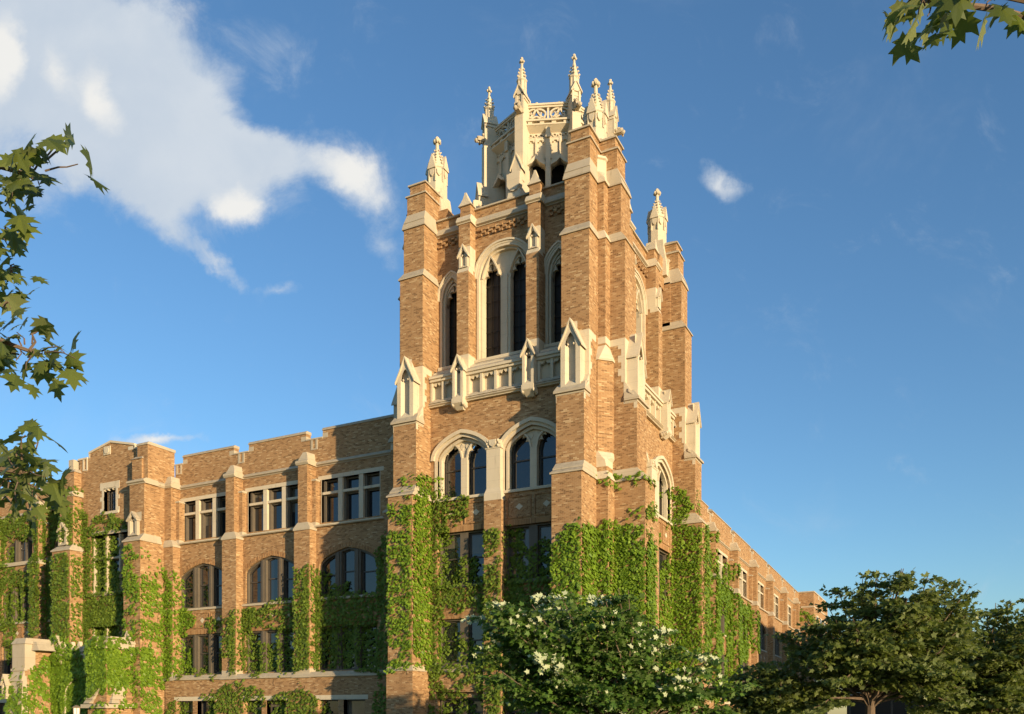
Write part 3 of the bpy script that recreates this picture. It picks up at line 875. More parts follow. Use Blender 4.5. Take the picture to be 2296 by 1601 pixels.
# corner piers between each pair of buttresses, with the corner pinnacles above
def corner(sx, sy):
    tf = lambda u, d, z: (TX + sx * u, TY + sy * d, z)      # outward coordinates
    b = MB(tf); s = MB(tf)
    X, Y = 6.185, 6.952
    def oct_ring(x, y, c, z):
        return [(4.4, 4.6, z), (x, 4.6, z), (x, y - c, z), (x - c, y, z), (4.4, y, z)]
    b.loft([oct_ring(X, Y, 0.03, -0.3), oct_ring(X, Y, 0.03, 13.2)])
    b.loft([oct_ring(X - 0.12, Y - 0.12, 0.03, 13.2), oct_ring(X - 0.12, Y - 0.12, 0.03, 13.72)])
    b.loft([oct_ring(X - 0.06, Y - 0.12, 0.55, 14.5), oct_ring(X - 0.06, Y - 0.12, 0.55, 19.1)])
    b.loft([oct_ring(X - 0.26, Y - 0.32, 0.02, 19.1), oct_ring(X - 0.26, Y - 0.32, 0.02, 25.1)])
    b.loft([oct_ring(X - 0.4, Y - 0.44, 0.02, 25.1), oct_ring(X - 0.4, Y - 0.44, 0.02, 27.95)])
    b.loft([[(2.5, 2.5, 27.5), (5.4, 2.5, 27.5), (5.4, 6.0, 27.5), (2.5, 6.0, 27.5)], [(3.6, 3.9, 29.4), (5.4, 3.9, 29.4), (5.4, 6.0, 29.4), (3.6, 6.0, 29.4)]])
    bo = b.build('corner_pier', 'brick', tower)
    s = MB(tf)
    s.loft([oct_ring(X + 0.06, Y + 0.06, 0.05, 13.08), oct_ring(X + 0.06, Y + 0.06, 0.05, 13.16), oct_ring(X - 0.1, Y - 0.1, 0.05, 13.5)])
    s.build('weathering', 'stone', bo)
    s = MB(tf)
    s.loft([oct_ring(X - 0.11, Y - 0.11, 0.05, 13.72), oct_ring(X - 0.11, Y - 0.11, 0.12, 14.05), oct_ring(X - 0.02, Y - 0.08, 0.35, 14.2), oct_ring(X - 0.05, Y - 0.11, 0.54, 14.5)])
    s.build('moulded_block', 'stone', bo)
    s = MB(tf)
    s.loft([oct_ring(X + 0.0, Y - 0.06, 0.56, 19.0), oct_ring(X + 0.0, Y - 0.06, 0.5, 19.08), oct_ring(X - 0.25, Y - 0.31, 0.03, 19.75)])
    s.build('pointed_cap', 'stone', bo)
    s = MB(tf)
    s.loft([oct_ring(X - 0.256, Y - 0.316, 0.02, 19.85), oct_ring(X - 0.256, Y - 0.316, 0.02, 20.18)])
    s.build('ashlar_band', 'stone', bo)
    s = MB(tf)
    s.loft([oct_ring(X - 0.20, Y - 0.26, 0.02, 25.02), oct_ring(X - 0.20, Y - 0.26, 0.02, 25.09), oct_ring(X - 0.39, Y - 0.43, 0.02, 25.5)])
    s.build('string_course', 'stone', bo)
    s = MB(tf)
    s.loft([oct_ring(X - 0.30, Y - 0.34, 0.02, 27.86), oct_ring(X - 0.30, Y - 0.34, 0.02, 28.0), oct_ring(X - 0.45, Y - 0.5, 0.03, 28.25), oct_ring(X - 0.5, Y - 0.55, 0.3, 28.6), oct_ring(X - 0.5, Y - 0.55, 0.3, 29.2), oct_ring(X - 0.44, Y - 0.49, 0.3, 29.25), oct_ring(X - 0.44, Y - 0.49, 0.3, 29.36), oct_ring(X - 0.7, Y - 0.75, 0.3, 29.5)])
    s.build('turret_cap', 'stone', bo)
    # pinnacle
    p = MB(tf)
    cx, cy = 4.80, 5.15
    sq = lambda h, z: [(cx - h, cy - h, z), (cx + h, cy - h, z), (cx + h, cy + h, z), (cx - h, cy + h, z)]
    p.loft([sq(0.86, 28.3), sq(0.84, 28.9), sq(0.74, 29.5), sq(0.60, 30.1), sq(0.53, 30.7)])
    p.lathe(cx, cy, [(0.57, 30.3), (0.57, 31.35), (0.52, 31.45), (0.52, 32.2), (0.57, 32.25), (0.57, 32.36), (0.51, 32.40)])
    po = p.build('pinnacle', 'stone', tower)
    n = MB(tf)
    for k in range(8):
        a = k * math.pi / 4
        ca, sa = math.cos(a), math.sin(a)
        R = lambda t, r, z: (cx + 0.87 * (r * ca - t * sa), cy + 0.87 * (r * sa + t * ca), z)
        for i in (-1, 1):     # niche jambs
            n.loft([[R(i * .21, .50, 31.4), R(i * .27, .50, 31.4), R(i * .27, .63, 31.4), R(i * .21, .63, 31.4)], [R(i * .21, .50, 32.15), R(i * .27, .50, 32.15), R(i * .27, .63, 32.15), R(i * .21, .63, 32.15)]])
        n.loft([[R(-.17, .52, 32.1), R(.17, .52, 32.1), R(.17, .66, 32.1), R(-.17, .66, 32.1)], [R(-.15, .52, 31.86), R(.15, .52, 31.86), R(.15, .66, 31.86), R(-.15, .66, 31.86)], [R(-.02, .52, 31.72), R(.02, .52, 31.72), R(.02, .64, 31.72), R(-.02, .64, 31.72)]])
        if k % 2 == 0:        # gablets on the main sides
            n.loft([[R(-.30, .58, 32.12), R(.30, .58, 32.12), R(.30, .72, 32.12), R(-.30, .72, 32.12)], [R(-.26, .5, 32.3), R(.26, .5, 32.3), R(.26, .71, 32.3), R(-.26, .71, 32.3)], [R(-.02, .40, 32.95), R(.02, .40, 32.95), R(.02, .66, 32.95), R(-.02, .66, 32.95)]])
    n.build('niche', 'stone', po)
    sp = MB(tf)
    sp.lathe(cx, cy, [(0.49, 32.36), (0.11, 33.45), (0.09, 33.86)])
    for k in range(8):
        a = math.pi / 8 + k * math.pi / 4
        for j in range(5):
            f = 0.10 + j * 0.19 + (0.06 if k % 2 else 0)
            z = 32.36 + 1.09 * f; r = 0.49 + (0.11 - 0.49) * f + 0.05
            sp.ball(cx + r * math.cos(a), cy + r * math.sin(a), z, 0.075 - 0.006 * j, 5)
    so2 = sp.build('spire', 'stone', po)
    fi = MB(tf)
    for k in range(6):
        a = k * math.pi / 3
        fi.ball(cx + 0.15 * math.cos(a), cy + 0.15 * math.sin(a), 33.92, 0.11, 5)
        fi.ball(cx + 0.10 * math.cos(a + .5), cy + 0.10 * math.sin(a + .5), 34.05, 0.08, 5)
    fi.ball(cx, cy, 34.13, 0.11, 6)
    fi.build('finial', 'stone', po)
for sx in (-1, 1):
    for sy in (-1, 1):
        corner(sx, sy)
rf = MB()
rf.box(TX - 4.6, TX + 4.6, TY - 5.6, TY + 5.6, 28.1, 28.2)
rf.build('roof', 'roof', tower)

# ------------------------------------------------------------------ the octagonal lantern
LX, LY = -5.5, 8.45
LR = 3.42                                             # wall radius at the corners
lan_o = None
def lantern():
    core = MB()
    ap = LR * math.cos(math.pi / 8)
    faces = []
    holes_name = []
    # faces look along angles -67.5 + 45k; corners at -90 + 45k
    body = MB(); 
    fl = 2 * LR * math.sin(math.pi / 8)
    tfs = []
    for k in range(8):
        a = rad(-67.5 + 45 * k)
        O = (math.cos(a), math.sin(a)); U = (-math.sin(a), math.cos(a))
        tfs.append(frame(LX, LY, U, O, ap))
    h = fl / 2
    allb = MB()
    for tf in tfs:
        b = MB(tf)
        aw = [(-h + 0.14, -0.16), (0.16, h - 0.14)]
        arcs = [arch_tudor(x0, x1, 31.75, 0.42, 10) for x0, x1 in aw]
        wall(b, -h, h, 28.2, 34.3, 0, [(x0, x1, [(29.4, ar)]) for (x0, x1), ar in zip(aw, arcs)], b, 0.45)
        # blind panelling over each opening
        for (x0, x1), ar in zip(aw, arcs):
            c = (x0 + x1) / 2
            b.box(x0 - 0.05, x0 + 0.03, -0.10, 0.02, 32.2, 33.62); b.box(x1 - 0.03, x1 + 0.05, -0.10, 0.02, 32.2, 33.62)
            b.box(c - 0.045, c + 0.045, -0.12, 0.02, 32.35, 33.35)
            b.box(x0, x1, -0.10, 0.02, 33.32, 33.37)
            for q0, q1 in ((x0 + 0.02, c - 0.04), (c + 0.04, x1 - 0.02)):
                hd = arch_pointed(q0, q1, 33.02, 0.2, 8)
                fill_plate(b, [(q0, 33.33), (q1, 33.33)], [hd], -0.09, 0.0, 33.0)
                cusps(b, hd, -0.08, 0.0, 0.08, (0.2, 0.8))
            for j in range(3):
                uu = x0 + (x1 - x0) * (0.2 + 0.3 * j)
                ring = [(uu + 0.13 * math.cos(t * math.pi / 5), 33.49 + 0.10 * math.sin(t * math.pi / 5)) for t in range(10)]
                rin = [(uu + 0.075 * math.cos(t * math.pi / 5), 33.49 + 0.06 * math.sin(t * math.pi / 5)) for t in range(10)]
                for t in range(10):
                    t2 = (t + 1) % 10
                    b.poly([(ring[t][0], -0.08, ring[t][1]), (ring[t2][0], -0.08, ring[t2][1]), (rin[t2][0], -0.08, rin[t2][1]), (rin[t][0], -0.08, rin[t][1])])
                    b.poly([(rin[t][0], -0.08, rin[t][1]), (rin[t2][0], -0.08, rin[t2][1]), (rin[t2][0], 0, rin[t2][1]), (rin[t][0], 0, rin[t][1])])
                    b.poly([(ring[t][0], -0.08, ring[t][1]), (ring[t2][0], -0.08, ring[t2][1]), (ring[t2][0], 0, ring[t2][1]), (ring[t][0], 0, ring[t][1])])
            # hood over the opening, carved stop at its top
            og = [(x0, 31.85), (c - 0.28, 32.05), (c, 32.34), (c + 0.28, 32.05), (x1, 31.85)]
            b.prism(og + [(x1, 31.75), (c + 0.22, 31.9), (c, 32.12), (c - 0.22, 31.9), (x0, 31.75)], -0.28, 0.02)
            cusps(b, ar, 0.02, 0.22, 0.16, (0.2, 0.8))
        b.box(-0.13, 0.13, -0.16, 0.02, 28.9, 33.7)
        b.prism([(-0.13, 33.3), (0.13, 33.3), (0.13, 33.86), (-0.13, 33.86)], -0.26, 0)
        # cornice: cove, dentils, drip
        b.hexa((-h - 0.05, h + 0.05, 0, 0.3), 33.66, (-h - 0.18, h + 0.18, -0.34, 0.3), 33.90)
        b.box(-h - 0.2, h + 0.2, -0.36, 0.3, 33.90, 33.98)
        b.box(-h - 0.12, h + 0.12, -0.22, 0.3, 33.98, 34.10)
        for j in range(4):
            u = -h + (j + 0.5) * fl / 4
            b.box(u - 0.12, u + 0.12, -0.34, 0.0, 33.98, 34.10)
        b.box(-h - 0.2, h + 0.2, -0.40, 0.3, 34.10, 34.20)
        b.hexa((-h - 0.2, h + 0.2, -0.40, 0.3), 34.20, (-h - 0.1, h + 0.1, -0.12, 0.3), 34.30)
        allb.v += []
        n0 = len(allb.v)
        allb.v += b.v; allb.f += [tuple(i + n0 for i in f) for f in b.f]
    root = allb.build('lantern', 'stone', tower)
    # dark room inside
    inn = MB()
    inn.lathe(LX, LY, [(LR - 0.55, 28.3), (LR - 0.55, 34.2)], 8, -math.pi / 2)
    inn.build('lantern_interior', 'dark', root)
    # pierced parapet, one mesh per side
    for tf in tfs:
        p = MB(tf)
        h2 = h - 0.05
        p.box(-h2, h2, -0.10, 0.12, 34.28, 34.36)
        p.box(-h2, h2, -0.14, 0.16, 35.00, 35.10)
        p.box(-h2 - .05, h2 + .05, -0.20, 0.20, 35.10, 35.20)
        p.hexa((-h2 - .05, h2 + .05, -0.20, 0.20), 35.20, (-h2, h2, -0.08, 0.08), 35.25)
        p.box(-0.055, 0.055, -0.10, 0.12, 34.36, 35.0)
        for s in (-1, 1):
            p.ball(s * h2 * 0.5, 0, 35.30, 0.09)
            p.box(s * h2 - (0.07 if s > 0 else 0), s * h2 + (0 if s > 0 else 0.07), -0.10, 0.12, 34.36, 35.0)
            c = s * h2 * 0.52; w = h2 * 0.42; zc = 34.68
            # ring with curved mouchettes
            def bar(pts, t=0.05, d0=-0.08, d1=0.10):
                for i in range(len(pts) - 1):
                    (u0, z0), (u1, z1) = pts[i], pts[i + 1]
                    l = math.hypot(u1 - u0, z1 - z0); nx, nz = -(z1 - z0) / l * t, (u1 - u0) / l * t
                    p.prism([(u0 - nx, z0 - nz), (u1 - nx, z1 - nz), (u1 + nx, z1 + nz), (u0 + nx, z0 + nz)], d0, d1)
            bar([(c + w * math.cos(t * math.pi / 10), zc + 0.30 * math.sin(t * math.pi / 10)) for t in range(21)], 0.045)
            for q_ in (-1, 1):
                bar([(c, zc + 0.31), (c + q_ * w * 0.22, zc + 0.08), (c + q_ * w * 0.55, zc - 0.14), (c + q_ * w * 1.0, zc - 0.31)], 0.05)
                bar([(c + q_ * w * 0.25, zc + 0.02), (c + q_ * w * .45, zc - 0.0), (c + q_ * w * .55, zc + 0.1)], 0.03)
            bar([(c - w, zc - 0.31), (c, zc - 0.12), (c + w, zc - 0.31)], 0.04)
        p.build('pierced_parapet', 'stone', root)
    # buttress fins and pinnacles on the corners
    for k in range(8):
        a = rad(-90 + 45 * k)
        O = (math.cos(a), math.sin(a)); U = (-math.sin(a), math.cos(a))
        tf = lambda t, r, z, O=O, U=U: (LX + r * O[0] + t * U[0], LY + r * O[1] + t * U[1], z)
        f = MB(tf)
        f.box(-0.25, 0.25, 2.9, 4.12, 28.2, 34.25)
        f.hexa((-0.25, 0.25, 2.9, 4.12), 34.25, (-0.25, 0.25, 2.9, 4.02), 34.4)
        f.box(-0.25, 0.25, 2.9, 4.02, 34.4, 35.5)
        # niche front and gabled head
        f.box(-0.25, -0.13, 4.0, 4.09, 34.4, 35.55); f.box(0.13, 0.25, 4.0, 4.09, 34.4, 35.55)
        f.prism([(-0.25, 35.45), (0.25, 35.45), (0, 35.98)], 3.3, 4.09)
        for s in (-1, 1):
            f.prism([(s * 0.33, 35.36), (s * 0.33, 35.45), (0, 36.07), (0, 35.95)], 3.3, 4.15)
        # low gablet and shield at the foot
        f.prism([(-0.27, 29.6), (0.27, 29.6), (0.27, 31.3), (0, 31.95), (-0.27, 31.3)], 4.10, 4.45)
        for s in (-1, 1):
            f.prism([(s * 0.36, 31.12), (s * 0.36, 31.22), (0, 32.06), (0, 31.93)], 3.9, 4.50)
        f.hexa((-0.42, 0.42, 3.6, 4.85), 29.0, (-0.34, 0.34, 3.6, 4.7), 29.9)
        f.prism([(-0.40, 30.75), (0.40, 30.75), (0.38, 30.1), (0.2, 29.85), (0, 29.78), (-0.2, 29.85), (-0.38, 30.1)], 4.45, 4.80)
        f.box(-0.30, 0.30, 4.0, 4.7, 30.6, 30.85)
        fo = f.build('lantern_buttress', 'stone', root)
        g = MB(tf)
        r0 = 4.15
        g.hexa((-0.14, 0.14, 4.0, 4.5), 34.42, (-0.2, 0.2, 4.0, 4.42), 34.62)
        rng = random.Random(k)
        for i in range(9):
            g.ball(rng.uniform(-0.2, 0.2), r0 + rng.uniform(0.0, 0.3), 34.5 + rng.uniform(-0.12, 0.28), rng.uniform(0.07, 0.12), 5)
        g.ball(0, 4.52, 34.45, 0.13)
        g.build('gargoyle', 'coping', root)
        p = MB(tf)
        rc = 3.75
        p.loft([[(-0.3, rc - 0.42, 35.2), (0.3, rc - 0.42, 35.2), (0.3, rc + 0.3, 35.2), (-0.3, rc + 0.3, 35.2)], [(-0.22, rc - 0.22, 35.75), (0.22, rc - 0.22, 35.75), (0.22, rc + 0.22, 35.75), (-0.22, rc + 0.22, 35.75)]])
        p.lathe(0, rc, [(0.24, 35.6), (0.24, 36.28), (0.30, 36.34), (0.30, 36.40), (0.235, 36.44), (0.07, 37.2), (0.055, 37.36)])
        for q_ in range(8):
            t = math.pi / 8 + q_ * math.pi / 4
            p.lathe(0.235 * math.cos(t), rc + 0.235 * math.sin(t), [(0.035, 35.6), (0.035, 36.3)], 4)
            if q_ % 2 == 0:
                for j in range(3):
                    ff = 0.12 + j * 0.27
                    rr = 0.235 + (0.07 - 0.235) * ff + 0.05
                    p.ball(rr * math.cos(t), rc + rr * math.sin(t), 36.44 + 0.76 * ff, 0.075 - 0.01 * j, 5)
        for q_ in range(4):
            t = q_ * math.pi / 2
            p.ball(0.10 * math.cos(t), rc + 0.10 * math.sin(t), 37.45, 0.075, 5)
        p.ball(0, rc, 37.62, 0.085, 6); p.ball(0, rc, 37.5, 0.09, 6)
        p.build('lantern_pinnacle', 'stone', root)
    top = MB()
    top.lathe(LX, LY, [(LR - 0.2, 34.1), (LR - 0.2, 34.3)], 8, -math.pi / 2)
    top.build('lantern_roof', 'roof', root)
lantern()
# ------------------------------------------------------------------ the long wings
def coping(mb, u0, u1, d0, d1, z):
    mb.box(u0, u1, d0 - 0.06, d1, z, z + 0.07)
    mb.hexa((u0, u1, d0 - 0.06, d1), z + 0.07, (u0, u1, d0 + 0.06, d1), z + 0.19)

def parapet(br, st, u0, u1, zc, zm, gaps, d):
    """crenellated parapet from zc-1.4 up; gaps = (a, b) crenels cut down to zc, a moulded slot under each"""
    x = u0
    for a, b in list(gaps) + [(u1, u1)]:
        if a > x:
            br.box(x, a, d, d + 0.42, zc, zm)
            e = 0.0
            coping(st, x - 0.02, a + 0.02, d, d + 0.46, zm)
            for s, uu in ((1, a), (-1, x)):
                if (s > 0 and a < u1 - 1e-6) or (s < 0 and x > u0 + 1e-6):
                    st.box(uu - (0.40 if s > 0 else 0.004), uu + (0.004 if s > 0 else 0.40), d - 0.012, d + 0.43, zc + 0.02, zc + 0.30)
        x = b
        if b > a:
            st.box(a + 0.005, b - 0.005, d - 0.05, d + 0.44, zc + 0.0, zc + 0.09)
            c = (a + b) / 2
            for s in (-1, 1):
                st.box(c + s * 0.19 - 0.08, c + s * 0.19 + 0.08, d - 0.03, d + 0.1, zc - 0.54, zc)
            st.box(c - 0.27, c + 0.27, d - 0.03, d + 0.1, zc - 0.62, zc - 0.54)

def rect_window(tf, wing, a, b, z0, z1, d, nm=2, split=True):
    """stone cross window: mullions, a transom, dark sashes deep behind"""
    w = MB(tf)
    n = nm + 1; mw = 0.32
    lw = (b - a - nm * mw) / n
    w.box(a - 0.28, b + 0.28, d - 0.006, d + 0.5, z1, z1 + 0.24)
    w.box(a - 0.04, a + 0.0, d - 0.004, d + 0.5, z0, z1); w.box(b, b + 0.04, d - 0.004, d + 0.5, z0, z1)
    w.prism([(d + 0.5, z0 - 0.02), (d + 0.45, z0), (d, z0 - 0.10), (d - 0.44, z0 - 0.20), (d - 0.44, z0 - 0.28), (d + 0.5, z0 - 0.28)], a - 0.55, b + 0.55, 'u')
    lights = []
    zt = z0 + (z1 - z0) * 0.655
    for i in range(n):
        x = a + i * (lw + mw)
        if i < nm: w.box(x + lw, x + lw + mw, d + 0.03, d + 0.42, z0 - 0.02, z1)
        w.box(x, x + lw, d + 0.06, d + 0.42, zt, zt + 0.16)
        lights += [(x + 0.0, x + lw, z0 + 0.02, zt), (x + 0.0, x + lw, zt + 0.16, z1)]
    wo = w.build('cross_window', 'stone', wing)
    sash_lights(wo, tf, lights, d + 0.46, False)
    jb = MB(tf)
    for i in range(n):
        x = a + i * (lw + mw)
        jb.box(x, x + 0.16, d + 0.2, d + 0.45, z0 + 0.02, zt); jb.box(x, x + 0.16, d + 0.2, d + 0.45, zt + 0.16, z1)
        jb.box(x + 0.16, x + lw, d + 0.3, d + 0.45, zt - 0.1, zt); jb.box(x + 0.16, x + lw, d + 0.3, d + 0.45, z1 - 0.1, z1)
    jb.build('window_jamb', 'timber', wo)
    return wo

def timber_window(tf, wing, a, b, z0, top, d, sill=True, name='sash_window', mf=(0.27, 0.60)):
    """wide opening with two broad timber mullions and three double-hung sashes"""
    w = MB(tf)
    L = b - a
    tp = top if isinstance(top, list) else arch_flat(a, b, top)
    m = [(a + L * mf[0], a + L * mf[0] + 0.46), (a + L * mf[1], a + L * mf[1] + 0.46)]
    for x0, x1 in m:
        zt = min(arch_z(tp, x0), arch_z(tp, x1))
        w.box(x0, x1, d + 0.10, d + 0.42, z0, zt)
        w.box(x0 + 0.14, x1 - 0.14, d + 0.04, d + 0.12, z0, zt)
    w.box(a, a + 0.11, d + 0.12, d + 0.42, z0, tp[0][1]); w.box(b - 0.11, b, d + 0.12, d + 0.42, z0, tp[-1][1])
    if len(tp) > 2: arch_band(w, offset_arch(tp, -0.12), tp, d + 0.12, d + 0.42)
    else: w.box(a + .11, b - .11, d + 0.12, d + 0.42, tp[0][1] - 0.10, tp[0][1])
    if sill: w.box(a, b, d + 0.0, d + 0.42, z0 - 0.0, z0 + 0.05)
    wo = w.build(name, 'timber', wing)
    ins = offset_arch(tp, -0.12) if len(tp) > 2 else arch_flat(a + 0.11, b - 0.11, tp[0][1] - 0.10)
    edges = [a + 0.11, m[0][0], m[0][1], m[1][0], m[1][1], b - 0.11]
    lights = []
    for i in range(3):
        x0, x1 = edges[2 * i], edges[2 * i + 1]
        if len(tp) > 2:
            pts = [(x0, arch_z(ins, x0))] + [p for p in ins if x0 + .01 < p[0] < x1 - .01] + [(x1, arch_z(ins, x1))]
            lights.append((x0, x1, z0 + 0.05, pts))
        else:
            lights.append((x0, x1, z0 + 0.05, ins[0][1]))
    sash_lights(wo, tf, lights, d + 0.34)
    return wo

def bay(tf, wing, wo, c, hw, br, st, so, dm, rv, opts):
    """one bay: c centre, hw half window width; upper wall at d=0, lower wall at d=-.25, plinth at d=-.85"""
    dl, dp = -0.25, -0.85
    a, b = c - hw, c + hw
    arc = arch_tudor(a, b, opts.get('spring', 10.55), 1.0, 16, 0.62)
    if opts.get('top') == 'arch':
        arc3 = arch_tudor(a, b, 14.25, 0.98, 16, 0.62)
        wall(br, opts['u0'], opts['u1'], 12.95, 16.8, 0, [(a, b, [(13.24, arc3)])], rv, 0.4)
    else:
        wall(br, opts['u0'], opts['u1'], 12.95, 16.8, 0, [(a, b, [(13.24, 15.86)])], rv, 0.4)
    wall(br, opts['u0'], opts['u1'], 3.95, 12.98, dl, [(a, b, [(4.2, 6.86), (8.6, arc)])], rv, 0.4)
    wall(br, opts['u0'], opts['u1'], -0.3, 3.9, dp, [(c - 1.75, c - 0.02 - 0.2, [(0.8, 2.43)]), (c + 0.18, c + 1.75, [(0.8, 2.43)])], rv, 0.5)
    # brick rowlock ring over the arch, soldier lintel, panels
    so_ = MB(tf)
    n = len(arc) - 1
    r1, r2 = offset_arch(arc, 0.02), offset_arch(arc, 0.30)
    for i in range(n):
        L = math.hypot(arc[i + 1][0] - arc[i][0], arc[i + 1][1] - arc[i][1])
        k = max(1, int(L / 0.13))
        for j in range(k):
            f0, f1 = j / k + 0.06, (j + 1) / k - 0.06
            lerp = lambda p, q, f: (p[0] + (q[0] - p[0]) * f, p[1] + (q[1] - p[1]) * f)
            e = 0.05 if j % 2 else 0.0
            p = [lerp(r1[i], r1[i + 1], f0), lerp(r1[i], r1[i + 1], f1), lerp(r2[i], r2[i + 1], f1), lerp(r2[i], r2[i + 1], f0)]
            so_.prism(p, dl - 0.012 - 0.01 * (j % 2), dl + 0.1)
    so_.box(a - 0.02, b + 0.02, dl - 0.008, dl + 0.1, 6.86, 7.18)
    for j in (-1, 0, 1):
        uc = c + j * (b - a) * 0.34
        h = (b - a) * 0.148; zc, v = 7.76, 0.50
        for x0, x1, y0, y1 in ((uc - h, uc + h, zc + v - 0.06, zc + v), (uc - h, uc + h, zc - v, zc - v + 0.06), (uc - h - 0.06, uc - h, zc - v, zc + v), (uc + h, uc + h + 0.06, zc - v, zc + v)):
            so_.box(x0, x1, dl - 0.05, dl + 0.05, y0, y1)
        dm.prism([(uc - 0.19, zc), (uc, zc - 0.18), (uc + 0.19, zc), (uc, zc + 0.18)], dl - 0.012, dl + 0.05)
        for r in range(-2, 3):
            for c2 in (-2, -1, 1, 2):
                cu = uc + c2 * 0.19; cz = zc + r * 0.17
                if abs(cu - uc) > h - 0.1: continue
                sg = 1 if c2 > 0 else -1
                dx, dz = 0.085, 0.07 * sg
                so_.prism([(cu - dx - .02, cz - dz), (cu - dx + .02, cz - dz - 0.04), (cu + dx + .02, cz + dz), (cu + dx - .02, cz + dz + .04)], dl - 0.008, dl + 0.03)
    so_.build('brick_arch', 'soldier', wo)
    # windows
    if opts.get('top') == 'arch':
        timber_window(tf, wing, a, b, 13.24, arc3, 0.0)
        st.box(a - 0.15, b + 0.15, -0.3, 0.4, 13.02, 13.22)
    else:
        rect_window(tf, wing, a, b, 13.24, 15.86, 0.0)
    timber_window(tf, wing, a, b, 8.6, arc, dl)
    st.box(a - 0.30, b + 0.30, dl - 0.10, dl + 0.40, 8.46, 8.60)
    timber_window(tf, wing, a, b, 4.2, 6.86, dl)
    # basement pair under a stone lintel
    w = MB(tf)
    w.box(c - 1.95, c + 1.95, dp - 0.006, dp + 0.5, 2.43, 2.70)
    w.box(c - 0.22, c + 0.18, dp + 0.02, dp + 0.5, 0.8, 2.43)
    w.box(c - 1.95, c + 1.95, dp - 0.05, dp + 0.5, 0.62, 0.8)
    bo = w.build('basement_window', 'stone', wing)
    sash_lights(bo, tf, [(c - 1.75, c - 0.22, 0.82, 2.43), (c + 0.18, c + 1.75, 0.82, 2.43)], dp + 0.4, False)

def pier(tf, wing, c):
    """stepped pier between two bays with a sloped stone cap over the string course"""
    p = MB(tf)
    p.box(c - 0.61, c + 0.61, -0.85, 0.1, 3.8, 12.9)
    p.box(c - 0.36, c + 0.36, -0.78, 0.1, 12.9, 16.72)
    p.box(c - 0.66, c + 0.66, -0.36, 0.1, 12.9, 15.75)
    po = p.build('pier', 'brick', wing)
    s = MB(tf)
    s.hexa((c - 0.72, c + 0.72, -0.96, 0.1), 3.78, (c - 0.62, c + 0.62, -0.86, 0.1), 4.12)
    s.box(c - 0.62, c + 0.62, -0.862, 0.1, 4.12, 4.34)
    s.build('base_stone', 'coping', po); s = MB(tf)
    s.box(c - 0.66, c + 0.66, -0.90, 0.1, 12.72, 12.84)
    s.hexa((c - 0.66, c + 0.66, -0.90, 0.1), 12.84, (c - 0.40, c + 0.40, -0.80, 0.1), 13.2)
    s.hexa((c - 0.69, c + 0.69, -0.42, 0.1), 12.9, (c - 0.67, c + 0.67, -0.37, 0.1), 13.25)
    s.build('weathering', 'coping', po); s = MB(tf)
    s.box(c - 0.71, c + 0.71, -0.42, 0.1, 15.75, 15.85)
    s.hexa((c - 0.71, c + 0.71, -0.42, 0.1), 15.85, (c - 0.5, c + 0.5, -0.1, 0.1), 15.98)
    s.build('pilaster_cap', 'coping', po); s = MB(tf)
    s.prism([(0.05, 16.70), (-0.82, 16.70), (-0.90, 16.82), (-0.90, 16.92), (-0.80, 17.0), (0.05, 17.0)], c - 0.48, c + 0.48, 'u')
    s.loft([[(c - 0.37, -0.78, 17.0), (c + 0.37, -0.78, 17.0), (c + 0.37, 0.05, 17.0), (c - 0.37, 0.05, 17.0)], [(c - 0.30, -0.68, 17.22), (c + 0.30, -0.68, 17.22), (c + 0.34, 0.05, 17.22), (c - 0.34, 0.05, 17.22)], [(c - 0.14, -0.60, 17.52), (c + 0.14, -0.60, 17.52), (c + 0.30, 0.05, 17.50), (c - 0.30, 0.05, 17.50)]])
    s.build('pier_cap', 'coping', po)

def wing_run(name, label, tf, loc, u0, u1, bays, piers, hw, gaps, extra=None):
    wg = thing(name, label, 'building wing', loc)
    br = MB(tf); st = MB(tf); so = MB(tf); dm = MB(tf); rv = MB(tf)
    wobj = bpy.data.objects.new('wall', bpy.data.meshes.new('wall'))       # filled below
    COL.objects.link(wobj); wobj.parent = wg
    edges = [u0] + [(bays[i] + bays[i + 1]) / 2 for i in range(len(bays) - 1)] + [u1]
    for i, c in enumerate(bays):
        o = {'u0': edges[i], 'u1': edges[i + 1]}
        if extra and c in extra: o.update(extra[c])
        bay(tf, wg, wobj, c, hw, br, st, so, dm, rv, o)
    br.box(u0, u1, -0.02, 0.4, 16.8, 18.40)
    parapet(br, st, u0, u1, 18.40, 18.86, gaps, -0.02)
    s2 = MB(tf); string_course(s2, u0, u1, -0.0, 16.70, 17.02, 0.16, 0.05, 0.3); s2.build('cornice', 'coping', wobj)
    s2 = MB(tf); string_course(s2, u0, u1, -0.80, 3.72, 4.12, 0.16, 0.02, 0.5); s2.build('water_table', 'coping', wobj)
    s2 = MB(tf); s2.box(u0, u1, -0.4, 0.3, 12.92, 12.99); s2.build('string_course', 'coping', wobj)
    m = br.build('wall_tmp', 'brick', wg)
    wobj.data = m.data; wobj.data.name = 'wall'; bpy.data.objects.remove(m)
    st.build('stone_trim', 'coping', wobj)
    dm.build('stone_diamond', 'stone', wobj)
    rv.build('window_reveal', 'brick', wobj)
    for c in piers: pier(tf, wg, c)
    r = MB(tf)
    r.box(u0, u1, 0.3, 14, 17.0, 17.2)
    r.box(u0, u1, 13.6, 14, -0.3, 17.2)
    r.build('roof', 'roof', wg)
    return wg

